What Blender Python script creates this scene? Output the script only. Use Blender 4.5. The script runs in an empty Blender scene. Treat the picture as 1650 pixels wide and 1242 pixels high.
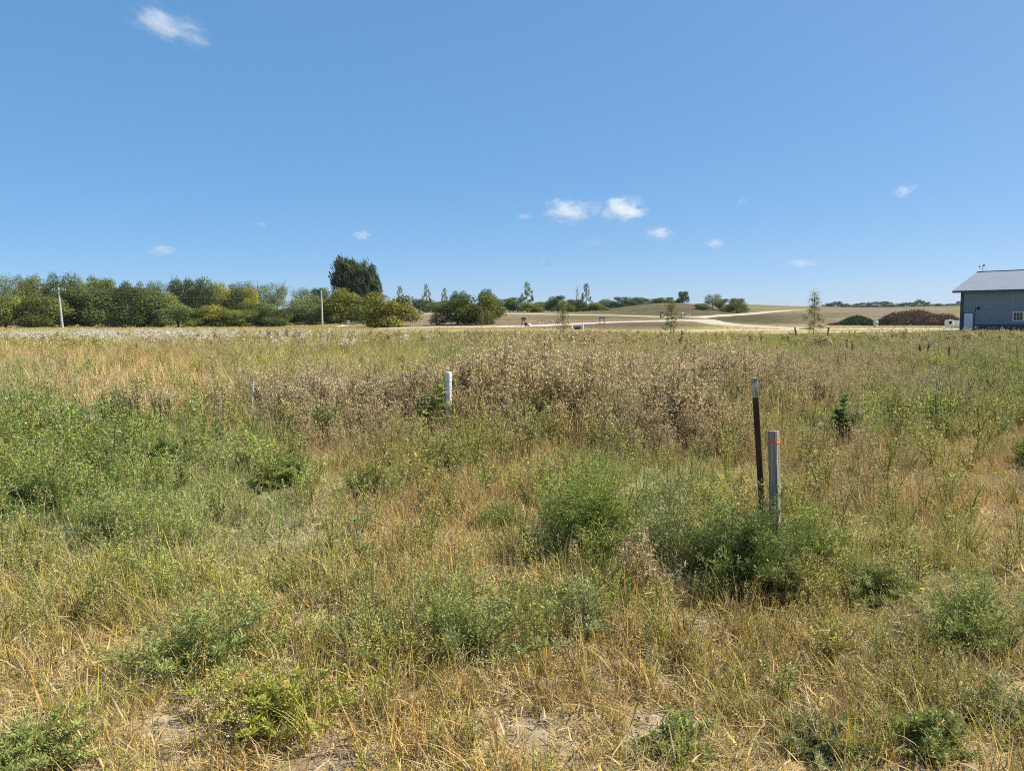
import bpy, bmesh, math, random
import numpy as np
from mathutils import Matrix, Vector

R = math.radians
SC = bpy.context.scene
COL = SC.collection

# ------------------------------------------------------------------ camera
F = 1240.0                       # focal length in photograph pixels (1650 wide)
EYE = 1.65
PITCH, ROLL = 5.26, -0.66
cam_data = bpy.data.cameras.new("camera")
cam = bpy.data.objects.new("camera", cam_data)
COL.objects.link(cam)
cam_data.sensor_fit = 'HORIZONTAL'
cam_data.sensor_width = 36.0
cam_data.lens = 36.0 * F / 1650.0
cam_data.clip_start = 0.05
cam_data.clip_end = 30000.0
CAM_M = Matrix.Translation((0, 0, EYE)) @ Matrix.Rotation(R(90 - PITCH), 4, 'X') @ Matrix.Rotation(R(ROLL), 4, 'Z')
cam.matrix_world = CAM_M
SC.camera = cam

# ------------------------------------------------------------------ sky and sun
SUN_EL, SUN_AZ = 47.0, 86.0      # degrees; azimuth measured from the view axis (+Y) towards the right (+X)
world = bpy.data.worlds.new("World")
SC.world = world
world.use_nodes = True
wn = world.node_tree
wn.nodes.clear()
wo = wn.nodes.new('ShaderNodeOutputWorld')
wb = wn.nodes.new('ShaderNodeBackground')
ws = wn.nodes.new('ShaderNodeTexSky')
ws.sky_type = 'NISHITA'
ws.sun_disc = False
ws.sun_elevation = R(SUN_EL)
ws.sun_rotation = R(SUN_AZ)
ws.altitude = 500.0
ws.air_density = 0.5
ws.dust_density = 1.0
ws.ozone_density = 10.0
wg = wn.nodes.new('ShaderNodeGamma'); wg.inputs['Gamma'].default_value = 0.35
wh = wn.nodes.new('ShaderNodeHueSaturation'); wh.inputs['Saturation'].default_value = 1.75; wh.inputs['Value'].default_value = 2.66
wb.inputs['Strength'].default_value = 0.118
wn.links.new(ws.outputs['Color'], wg.inputs['Color'])
wn.links.new(wg.outputs['Color'], wh.inputs['Color'])
wn.links.new(wh.outputs['Color'], wb.inputs['Color'])
wn.links.new(wb.outputs['Background'], wo.inputs['Surface'])

sun_data = bpy.data.lights.new("sun", 'SUN')
sun_data.energy = 5.0
sun_data.angle = R(0.5)
sun_data.color = (1.0, 0.93, 0.82)
sun = bpy.data.objects.new("sun", sun_data)
COL.objects.link(sun)
sdir = Vector((math.sin(R(SUN_AZ)) * math.cos(R(SUN_EL)), math.cos(R(SUN_AZ)) * math.cos(R(SUN_EL)), math.sin(R(SUN_EL))))
sun.rotation_mode = 'QUATERNION'
sun.rotation_quaternion = sdir.to_track_quat('Z', 'Y')
sun.location = (60, 20, 80)

SC.view_settings.view_transform = 'Standard'
SC.view_settings.look = 'None'
SC.view_settings.exposure = 0.62
SC.view_settings.gamma = 1.0
SC.view_settings.use_curve_mapping = False
SC.cycles.use_denoising = False
SC.cycles.pixel_filter_type = 'BLACKMAN_HARRIS'
SC.cycles.filter_width = 1.05
SC.cycles.max_bounces = 6
SC.cycles.diffuse_bounces = 3
SC.cycles.transmission_bounces = 4
SC.cycles.volume_bounces = 3
SC.cycles.transparent_max_bounces = 8

# ------------------------------------------------------------------ projection helpers
M3 = np.array(CAM_M.to_3x3())

def px_dir(px, py):
    v = M3 @ np.array([(px - 825.0) / F, -(py - 621.0) / F, -1.0])
    return v

def project(x, y, z):
    """World arrays -> photograph pixel arrays."""
    p = np.stack([x, y, z - EYE], -1) @ M3
    d = np.maximum(-p[..., 2], 1e-3)
    return 825.0 + F * p[..., 0] / d, 621.0 - F * p[..., 1] / d

def hor(px):
    """Pixel row of the horizon at a pixel column."""
    v = px_dir(px, 507.0)
    return 507.0 + F * v[2] / math.hypot(v[0], v[1]) / 1.0

# ------------------------------------------------------------------ terrain
COLS = [
    (-700, [(0, 0), (60, 0.0), (190, 0.2), (300, 3), (500, 8), (900, 8)]),
    (100,  [(0, 0), (50, -0.08), (190, -0.45), (240, -0.2), (300, 1), (500, 8), (900, 8)]),
    (450,  [(0, 0), (50, -0.05), (110, -0.32), (150, -1.2), (200, -0.8), (300, 1.6), (420, 6.5), (600, 8), (900, 7)]),
    (690,  [(0, 0), (50, -0.1), (80, -0.33), (95, -0.4), (120, -0.28), (150, -0.33), (350, 4.4), (600, 5), (900, 5)]),
    (825,  [(0, 0), (50, -0.15), (75, -0.37), (127, -0.5), (160, 0.0), (250, 1.7), (300, 2.6), (500, 3), (900, 4)]),
    (950,  [(0, 0), (70, -0.45), (110, -0.55), (160, -0.48), (250, 0.95), (300, 2.25), (500, 3), (900, 4)]),
    (1050, [(0, 0), (70, -0.57), (95, -0.55), (195, -0.5), (240, 0.16), (350, 6.5), (450, 6.5), (700, 6), (900, 5)]),
    (1100, [(0, 0), (70, -0.7), (95, -0.62), (215, -0.48), (240, 0.2), (350, 6.65), (450, 6.5), (700, 6), (900, 5)]),
    (1200, [(0, 0), (70, -0.84), (92, -0.68), (112, -0.52), (215, -0.3), (300, 0.32), (500, 7.1), (700, 7), (900, 6)]),
    (1300, [(0, 0), (70, -0.97), (92, -0.75), (115, -0.6), (250, 0.85), (400, 1.9), (600, 5.5), (900, 5)]),
    (1400, [(0, 0), (70, -1.0), (92, -0.75), (130, -0.7), (250, 1.0), (450, 3.5), (500, 3.5), (900, 4)]),
    (1545, [(0, 0), (84, -1.0), (105, -1.03), (125, -0.9), (250, 1.2), (450, 3.8), (500, 3.7), (900, 4)]),
    (2100, [(0, 0), (84, -1.0), (120, -1.1), (450, 4), (900, 5)]),
]
DG = np.array([0, 20, 50, 70, 84, 95, 112, 127, 150, 170, 195, 215, 250, 300, 350, 400, 450, 500, 600, 700, 900, 1500, 4000], float)
TG = np.array([(c[0] - 825) / F for c in COLS])
ZT = np.array([np.interp(DG, [p[0] for p in c[1]], [p[1] for p in c[1]]) for c in COLS])
# a finer table, smoothed, so slopes are rounded
_df = np.concatenate([np.linspace(0, 200, 101), np.linspace(205, 1000, 160), [1500, 4000]])
_tf = np.linspace(TG[0], TG[-1], 160)
_z1 = np.array([np.interp(_df, DG, row) for row in ZT])
_z2 = np.array([np.interp(_tf, TG, _z1[:, j]) for j in range(len(_df))]).T
for _ in range(6):
    _z2[1:-1] = 0.25 * _z2[:-2] + 0.5 * _z2[1:-1] + 0.25 * _z2[2:]
    _z2[:, 2:-3] = 0.2 * _z2[:, 1:-4] + 0.6 * _z2[:, 2:-3] + 0.2 * _z2[:, 3:-2]

def noise2(x, y, seed=0):
    """Smooth value noise in [0,1], vectorised."""
    rs = np.random.RandomState(seed)
    tab = rs.rand(256, 256)
    xi = np.floor(x).astype(int); yi = np.floor(y).astype(int)
    fx = x - xi; fy = y - yi
    fx = fx * fx * (3 - 2 * fx); fy = fy * fy * (3 - 2 * fy)
    a = tab[xi & 255, yi & 255]; b = tab[(xi + 1) & 255, yi & 255]
    c = tab[xi & 255, (yi + 1) & 255]; d = tab[(xi + 1) & 255, (yi + 1) & 255]
    return (a * (1 - fx) + b * fx) * (1 - fy) + (c * (1 - fx) + d * fx) * fy

def fbm(x, y, seed=0, octv=3):
    s = 0; w = 0; amp = 1.0
    for o in range(octv):
        s = s + amp * noise2(x * 2 ** o + 17.3 * o, y * 2 ** o + 9.1 * o, seed + o)
        w += amp; amp *= 0.5
    return s / w

def ground_z(x, y):
    x = np.asarray(x, float); y = np.asarray(y, float)
    yy = np.clip(y, 0.5, 3900)
    t = np.clip(x / yy, _tf[0], _tf[-1] - 1e-6)
    ti = (t - _tf[0]) / (_tf[1] - _tf[0]); i = np.clip(ti.astype(int), 0, len(_tf) - 2); ft = ti - i
    j = np.clip(np.searchsorted(_df, yy) - 1, 0, len(_df) - 2)
    fd = (yy - _df[j]) / (_df[j + 1] - _df[j])
    z = (_z2[i, j] * (1 - ft) + _z2[i + 1, j] * ft) * (1 - fd) + (_z2[i, j + 1] * (1 - ft) + _z2[i + 1, j + 1] * ft) * fd
    near = np.exp(-(np.abs(y) / 40.0))
    z = z + near * (0.10 * (fbm(x * 0.7 + 50, y * 0.7 + 50, 3) - 0.5) + 0.035 * (noise2(x * 4 + 90, y * 4 + 90, 8) - 0.5))
    far = np.clip((y - 140) / 100, 0, 1)
    z = z + far * 0.5 * (fbm(x * 0.03 + 50, y * 0.03 + 50, 5) - 0.5)
    return z

def gz(x, y):
    return float(ground_z(np.array([x]), np.array([y]))[0])

def hit(px, py):
    """Ground point under a photograph pixel."""
    v = px_dir(px, py); v = v / v[1]
    ys = np.concatenate([np.linspace(1.5, 40, 1500), np.linspace(40, 1000, 3000)])
    zz = EYE + v[2] * ys
    g = ground_z(v[0] * ys, ys)
    k = np.argmax(zz <= g)
    if not (zz <= g).any():
        k = len(ys) - 1
    return Vector((v[0] * ys[k], ys[k], g[k]))

def col_at(px, depth):
    """Ground point at a pixel column and a depth."""
    v = px_dir(px, 510.0)
    x = v[0] / v[1] * depth
    return Vector((x, depth, gz(x, depth)))

def at(px, py, depth):
    v = px_dir(px, py)
    k = depth / v[1]
    return Vector((v[0] * k, depth, EYE + v[2] * k))

# ------------------------------------------------------------------ object helpers
def tag(o, label=None, cat=None, group=None, kind=None):
    if label: o['label'] = label
    if cat: o['category'] = cat
    if group: o['group'] = group
    if kind: o['kind'] = kind
    return o

def empty(name, loc, rz=0.0):
    o = bpy.data.objects.new(name, None)
    o.empty_display_size = 0.2
    COL.objects.link(o)
    o.location = loc
    o.rotation_euler = (0, 0, rz)
    return o

class Geo:
    """Accumulates polygons with a 'tint' and an own colour ('mixc': rgb + how much of it)."""
    def __init__(self):
        self.V = []; self.Fq = []; self.Ft = []; self.T = []; self.C = []; self.n = 0
    def add(self, v, quads=None, tris=None, tint=0.5, mixc=None):
        v = np.asarray(v, float).reshape(-1, 3)
        k = len(v)
        self.V.append(v)
        if quads is not None and len(quads): self.Fq.append(np.asarray(quads, int).reshape(-1, 4) + self.n)
        if tris is not None and len(tris): self.Ft.append(np.asarray(tris, int).reshape(-1, 3) + self.n)
        self.T.append(np.broadcast_to(np.asarray(tint, float), (k,)).copy() if np.ndim(tint) else np.full(k, float(tint)))
        if mixc is None:
            c = np.zeros((k, 4))
        else:
            c = np.asarray(mixc, float)
            c = np.broadcast_to(c, (k, 4)).copy()
        self.C.append(c)
        self.n += k
        return self
    def mesh(self, name, smooth=False):
        me = bpy.data.meshes.new(name)
        V = np.concatenate(self.V)
        q = np.concatenate(self.Fq) if self.Fq else np.zeros((0, 4), int)
        t = np.concatenate(self.Ft) if self.Ft else np.zeros((0, 3), int)
        me.vertices.add(len(V)); me.vertices.foreach_set('co', V.astype(np.float32).ravel())
        nl = q.size + t.size
        me.loops.add(nl)
        me.loops.foreach_set('vertex_index', np.concatenate([q.ravel(), t.ravel()]).astype(np.int32))
        me.polygons.add(len(q) + len(t))
        tot = np.concatenate([np.full(len(q), 4), np.full(len(t), 3)]).astype(np.int32)
        st = np.concatenate([[0], np.cumsum(tot)[:-1]]).astype(np.int32)
        me.polygons.foreach_set('loop_start', st)
        me.polygons.foreach_set('loop_total', tot)
        me.polygons.foreach_set('use_smooth', np.full(len(tot), smooth, bool))
        a = me.attributes.new('tint', 'FLOAT', 'POINT'); a.data.foreach_set('value', np.concatenate(self.T).astype(np.float32))
        a = me.attributes.new('mixc', 'FLOAT_COLOR', 'POINT'); a.data.foreach_set('color', np.concatenate(self.C).astype(np.float32).ravel())
        me.update(calc_edges=True)
        return me
    # --- solids
    def box(self, lo, hi, M=None, **kw):
        (x0, y0, z0), (x1, y1, z1) = lo, hi
        v = np.array([[x0, y0, z0], [x1, y0, z0], [x1, y1, z0], [x0, y1, z0], [x0, y0, z1], [x1, y0, z1], [x1, y1, z1], [x0, y1, z1]], float)
        if M is not None:
            v = v @ np.array(M.to_3x3()).T + np.array(M.translation)
        return self.add(v, [[0, 3, 2, 1], [4, 5, 6, 7], [0, 1, 5, 4], [1, 2, 6, 5], [2, 3, 7, 6], [3, 0, 4, 7]], **kw)
    def tube(self, pts, radii, n=8, caps=True, **kw):
        pts = np.asarray(pts, float); radii = np.broadcast_to(np.asarray(radii, float), (len(pts),))
        tg = np.gradient(pts, axis=0); tg /= np.linalg.norm(tg, axis=1)[:, None] + 1e-9
        up = np.array([0, 0, 1.0]) if abs(tg[0][2]) < 0.9 else np.array([1.0, 0, 0])
        a = np.cross(tg, up); a /= np.linalg.norm(a, axis=1)[:, None] + 1e-9
        b = np.cross(tg, a)
        th = np.arange(n) * 2 * np.pi / n
        v = (pts[:, None, :] + radii[:, None, None] * (np.cos(th)[None, :, None] * a[:, None, :] + np.sin(th)[None, :, None] * b[:, None, :])).reshape(-1, 3)
        q = []
        for i in range(len(pts) - 1):
            for j in range(n):
                q.append([i * n + j, i * n + (j + 1) % n, (i + 1) * n + (j + 1) % n, (i + 1) * n + j])
        tr = []
        if caps:
            v = np.vstack([v, pts[0], pts[-1]]); c0, c1 = len(v) - 2, len(v) - 1; L = (len(pts) - 1) * n
            for j in range(n):
                tr += [[c0, (j + 1) % n, j], [c1, L + j, L + (j + 1) % n]]
        return self.add(v, q, tr, **kw)
    def prism(self, poly, z0, z1, M=None, **kw):
        """A flat polygon (list of x, y, convex) pulled up from z0 to z1."""
        n = len(poly); p = np.asarray(poly, float)
        v = np.vstack([np.c_[p, np.full(n, z0)], np.c_[p, np.full(n, z1)], [[*p.mean(0), z0]], [[*p.mean(0), z1]]])
        if M is not None:
            v = v @ np.array(M.to_3x3()).T + np.array(M.translation)
        q = [[i, (i + 1) % n, n + (i + 1) % n, n + i] for i in range(n)]
        t = []
        for i in range(n):
            t += [[2 * n, (i + 1) % n, i], [2 * n + 1, n + i, n + (i + 1) % n]]
        return self.add(v, q, t, **kw)
    def build(self, name, mat, parent=None, smooth=False, loc=None):
        me = self.mesh(name, smooth)
        me.materials.append(mat)
        o = bpy.data.objects.new(name, me)
        COL.objects.link(o)
        if parent is not None: o.parent = parent
        if loc is not None: o.location = loc
        return o

def put(name, me, parent=None, color=None, loc=None):
    o = bpy.data.objects.new(name, me)
    COL.objects.link(o)
    if parent is not None: o.parent = parent
    if color is not None: o.color = (*color, 1.0)
    if loc is not None: o.location = loc
    return o

def srgb(r, g, b):
    def f(c):
        c /= 255.0
        return c / 12.92 if c <= 0.04045 else ((c + 0.055) / 1.055) ** 2.4
    return (f(r), f(g), f(b))

# ------------------------------------------------------------------ materials
def new_mat(name):
    m = bpy.data.materials.new(name)
    m.use_nodes = True
    nt = m.node_tree
    nt.nodes.clear()
    out = nt.nodes.new('ShaderNodeOutputMaterial')
    return m, nt, out

def plain_mat(name, color, rough=0.6, metal=0.0, var=0.25, scale=8.0, bump=0.0, spec=0.4, stretch=(1, 1, 1), dirt=None, detail=5.0):
    """Principled paint / wood / metal with noise wear in object space."""
    m, nt, out = new_mat(name)
    N = nt.nodes.new
    L = nt.links.new
    bs = N('ShaderNodeBsdfPrincipled')
    tc = N('ShaderNodeTexCoord'); mp = N('ShaderNodeMapping')
    mp.inputs['Scale'].default_value = stretch
    L(tc.outputs['Object'], mp.inputs['Vector'])
    nz = N('ShaderNodeTexNoise'); nz.inputs['Scale'].default_value = scale; nz.inputs['Detail'].default_value = detail
    L(mp.outputs['Vector'], nz.inputs['Vector'])
    rp = N('ShaderNodeMapRange'); rp.inputs['From Min'].default_value = 0.3; rp.inputs['From Max'].default_value = 0.7
    L(nz.outputs['Fac'], rp.inputs['Value'])
    mx = N('ShaderNodeMix'); mx.data_type = 'RGBA'
    d = dirt if dirt is not None else tuple(c * (1 - var) for c in color)
    mx.inputs['A'].default_value = (*color, 1); mx.inputs['B'].default_value = (*d, 1)
    L(rp.outputs['Result'], mx.inputs['Factor'])
    L(mx.outputs['Result'], bs.inputs['Base Color'])
    bs.inputs['Roughness'].default_value = rough
    bs.inputs['Metallic'].default_value = metal
    bs.inputs['Specular IOR Level'].default_value = spec
    if bump:
        bp = N('ShaderNodeBump'); bp.inputs['Strength'].default_value = bump; bp.inputs['Distance'].default_value = 0.01
        L(nz.outputs['Fac'], bp.inputs['Height']); L(bp.outputs['Normal'], bs.inputs['Normal'])
    L(bs.outputs['BSDF'], out.inputs['Surface'])
    return m

def plant_mat(name, source, transl=0.3, lo=0.6, hi=1.4, spec=0.25):
    """Leaf/blade material. source: 'INSTANCER' reads the scatter's own 'col'; 'OBJECT' reads the object's colour."""
    m, nt, out = new_mat(name)
    N = nt.nodes.new
    L = nt.links.new
    if source == 'INSTANCER':
        a = N('ShaderNodeAttribute'); a.attribute_type = 'INSTANCER'; a.attribute_name = 'col'
        base = a.outputs['Color']
    else:
        a = N('ShaderNodeObjectInfo'); base = a.outputs['Color']
    t = N('ShaderNodeAttribute'); t.attribute_name = 'tint'
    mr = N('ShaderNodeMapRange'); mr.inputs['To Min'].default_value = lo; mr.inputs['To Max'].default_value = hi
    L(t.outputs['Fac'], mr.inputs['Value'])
    mu = N('ShaderNodeMix'); mu.data_type = 'RGBA'; mu.blend_type = 'MULTIPLY'; mu.inputs['Factor'].default_value = 1.0
    L(base, mu.inputs['A'])
    cb = N('ShaderNodeCombineColor')
    for k in ('Red', 'Green', 'Blue'):
        L(mr.outputs['Result'], cb.inputs[k])
    L(cb.outputs['Color'], mu.inputs['B'])
    c = N('ShaderNodeAttribute'); c.attribute_name = 'mixc'
    mx = N('ShaderNodeMix'); mx.data_type = 'RGBA'
    L(c.outputs['Alpha'], mx.inputs['Factor'])
    L(mu.outputs['Result'], mx.inputs['A']); L(c.outputs['Color'], mx.inputs['B'])
    bs = N('ShaderNodeBsdfPrincipled')
    bs.inputs['Roughness'].default_value = 0.65
    bs.inputs['Specular IOR Level'].default_value = spec
    L(mx.outputs['Result'], bs.inputs['Base Color'])
    tr = N('ShaderNodeBsdfTranslucent')
    L(mx.outputs['Result'], tr.inputs['Color'])
    ms = N('ShaderNodeMixShader'); ms.inputs['Fac'].default_value = transl
    L(bs.outputs['BSDF'], ms.inputs[1]); L(tr.outputs['BSDF'], ms.inputs[2])
    L(ms.outputs['Shader'], out.inputs['Surface'])
    return m

M_GRASS = plant_mat('grass blades', 'INSTANCER', 0.25, 0.22, 1.85, 0.2)
M_WEED = plant_mat('weed leaves', 'INSTANCER', 0.28, 0.35, 1.7, 0.15)
M_LEAF = plant_mat('tree leaves', 'OBJECT', 0.3, 0.45, 1.55, 0.08)
M_BUSH = plant_mat('bush leaves', 'OBJECT', 0.28, 0.3, 1.75, 0.15)
M_BARK = plain_mat('bark', (0.14, 0.11, 0.085), 0.9, 0, 0.5, 9.0, 0.6, 0.2, (1, 1, 0.25))
M_PALEBARK = plain_mat('pale bark', (0.33, 0.29, 0.23), 0.85, 0, 0.4, 7.0, 0.4, 0.2, (1, 1, 0.3))

# ------------------------------------------------------------------ colour of the land, by patch of ground
G_ALB = 1.34
BASE_ROWS = [480, 523, 540, 560, 600, 650, 720, 800, 900, 1000, 1242]
BASE_RGB = [(150, 135, 98), (172, 155, 98), (158, 145, 96), (148, 137, 92), (146, 138, 84), (138, 125, 86), (146, 128, 80), (150, 132, 78), (154, 137, 80), (152, 132, 74), (158, 139, 82)]
# (cx, cy, rx, ry, rgb, strength)
PATCHES = [
    # far land beyond the meadow
    (690, 511, 130, 16, (164, 146, 114), 1.0), (880, 517, 160, 8, (158, 134, 106), 1.0), (930, 512, 90, 3, (132, 128, 88), 0.9),
    (1000, 525, 120, 6, (122, 108, 86), 1.0), (1060, 498, 120, 13, (116, 108, 74), 1.0), (1140, 500, 70, 10, (114, 102, 78), 1.0),
    (1250, 514, 130, 8, (106, 100, 68), 1.0), (1420, 509, 140, 15, (158, 141, 116), 1.0), (1290, 526, 110, 4, (168, 150, 116), 1.0),
    (1230, 493, 110, 5, (150, 142, 98), 1.0), (1330, 508, 50, 4, (130, 122, 82), 0.8), (1080, 487, 60, 3, (150, 140, 88), 0.9),
    # the meadow
    (150, 531, 320, 9, (168, 154, 106), 0.9), (480, 536, 200, 8, (164, 148, 96), 0.8), (820, 540, 160, 8, (140, 134, 92), 0.8),
    (230, 552, 230, 13, (176, 166, 140), 0.5), (300, 568, 260, 8, (166, 142, 104), 0.8),
    (60, 580, 140, 16, (178, 146, 94), 0.9), (190, 615, 130, 40, (186, 152, 92), 1.0), (280, 650, 90, 30, (170, 140, 88), 0.8),
    (520, 600, 190, 34, (148, 142, 80), 0.8), (730, 585, 60, 14, (132, 138, 78), 0.8), (430, 660, 60, 40, (150, 134, 84), 0.6),
    (575, 690, 140, 48, (134, 118, 94), 1.0), (990, 640, 250, 90, (156, 138, 100), 0.9), (1070, 720, 120, 40, (142, 122, 96), 0.8),
    (1450, 565, 260, 36, (134, 130, 76), 0.9), (1600, 610, 120, 40, (118, 122, 68), 0.7), (1520, 660, 70, 30, (122, 110, 88), 0.7),
    (1350, 630, 120, 40, (136, 124, 84), 0.7), (1370, 705, 60, 26, (112, 130, 66), 0.9), (1470, 700, 90, 40, (112, 130, 68), 0.9),
    (1380, 770, 130, 60, (142, 122, 84), 0.8), (1580, 770, 120, 60, (156, 130, 84), 0.8), (1430, 850, 120, 50, (130, 132, 74), 0.7),
    (1570, 870, 120, 60, (148, 136, 76), 0.6), (60, 760, 300, 170, (100, 122, 72), 1.0), (330, 800, 150, 90, (112, 130, 76), 0.9),
    (420, 830, 120, 70, (124, 134, 78), 0.8), (650, 800, 200, 60, (146, 130, 84), 0.6), (980, 840, 170, 100, (112, 130, 70), 0.8),
    (60, 1000, 160, 120, (142, 136, 82), 0.7), (400, 930, 200, 70, (148, 142, 84), 0.7), (760, 1030, 260, 80, (132, 132, 80), 0.6),
    (1480, 1000, 200, 60, (122, 126, 70), 0.8), (60, 1230, 200, 60, (108, 126, 66), 0.8), (1250, 1060, 220, 120, (146, 124, 74), 0.7),
    (700, 1160, 350, 80, (158, 136, 80), 0.8), (1000, 1150, 250, 70, (150, 126, 74), 0.7),
]
BARE = [(505, 1000, 56, 16), (400, 1020, 40, 12), (560, 1215, 62, 30), (265, 1175, 42, 26), (1605, 1230, 130, 30), (1520, 1242, 90, 16), (1110, 1010, 36, 28),
        (870, 1190, 60, 30), (1060, 1175, 60, 30), (1540, 1170, 50, 14), (130, 990, 36, 12), (960, 1090, 40, 16)]

def lin(rgb):
    c = np.asarray(rgb, float) / 255.0
    return np.where(c <= 0.04045, c / 12.92, ((c + 0.055) / 1.055) ** 2.4)

def patch_alpha(px, py, wx, wy, cx, cy, rx, ry, soft=0.45):
    r = np.sqrt(((px + wx - cx) / rx) ** 2 + ((py + wy - cy) / ry) ** 2)
    a = np.clip((1 + soft - r) / (2 * soft), 0, 1)
    return a * a * (3 - 2 * a)

def land_colour(x, y, z):
    """Linear albedo (n,3) of what grows at world points."""
    px, py = project(x, y, z)
    px = np.clip(px, -600, 2300)
    py = np.clip(py, 470, 1260)
    depth = np.maximum(y, 1.0)
    n1 = fbm(x * 0.55 + 31, y * 0.55 + 77, 11) - 0.5
    n2 = fbm(x * 0.55 + 131, y * 0.55 + 177, 12) - 0.5
    wx = n1 * 1.3 * F / depth * 1.2; wy = n2 * 1.3 * F * EYE / depth ** 2 * 1.5
    base = np.stack([np.interp(py, BASE_ROWS, [lin(c)[k] for c in BASE_RGB]) for k in range(3)], -1)
    for cx, cy, rx, ry, rgb, s in PATCHES:
        a = patch_alpha(px, py, wx, wy, cx, cy, rx, ry)[:, None] * s
        base = base * (1 - a) + lin(rgb) * a
    return base * G_ALB

def bare_mask(x, y, z):
    px, py = project(x, y, z)
    n1 = fbm(x * 3 + 31, y * 3 + 77, 21) - 0.5
    n2 = fbm(x * 3 + 131, y * 3 + 177, 22) - 0.5
    m = np.zeros(len(x))
    for cx, cy, rx, ry in BARE:
        m = np.maximum(m, patch_alpha(px, py, n1 * 60, n2 * 30, cx, cy, rx, ry, 0.35))
    return m

# ------------------------------------------------------------------ ground sheet
def axis(parts):
    out = []
    for a, b, s in parts:
        out.append(np.arange(a, b, s))
    return np.concatenate(out)
_ys = np.concatenate([axis([(-60, 0, 3.0), (0, 14, 0.09), (14, 60, 0.6), (60, 520, 3.0)]), np.geomspace(523, 6000, 34)])
_xh = np.concatenate([axis([(0, 6, 0.1), (6, 40, 0.8), (40, 420, 4.0)]), np.geomspace(424, 6000, 34)])
_xs = np.concatenate([-_xh[:0:-1], _xh])
GX, GY = np.meshgrid(_xs, _ys)
gx, gy = GX.ravel(), GY.ravel()
gzv = ground_z(gx, gy)
nx, ny = len(_xs), len(_ys)
ii = np.arange(nx * ny).reshape(ny, nx)
quads = np.stack([ii[:-1, :-1], ii[:-1, 1:], ii[1:, 1:], ii[1:, :-1]], -1).reshape(-1, 4)
g = Geo(); g.add(np.stack([gx, gy, gzv], -1), quads)
gme = g.mesh('ground', smooth=True)
gc = land_colour(gx, gy, gzv)
soil = np.array([0.36, 0.285, 0.195])
dist = np.hypot(gx, gy)
k = np.clip((dist - 5) / 25, 0, 1)[:, None]
litter = gc * 0.8
gc = (soil * 0.55 + litter * 0.45) * (1 - k) + litter * k
bm_ = np.where((gy > 1) & (gy < 14), bare_mask(gx, gy, gzv), 0)[:, None]
gc = gc * (1 - bm_) + soil * bm_
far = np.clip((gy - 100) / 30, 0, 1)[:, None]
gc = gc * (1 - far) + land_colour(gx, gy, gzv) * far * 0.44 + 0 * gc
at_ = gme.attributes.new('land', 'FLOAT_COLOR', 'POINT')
at_.data.foreach_set('color', np.c_[gc, np.ones(len(gc))].astype(np.float32).ravel())

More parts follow.
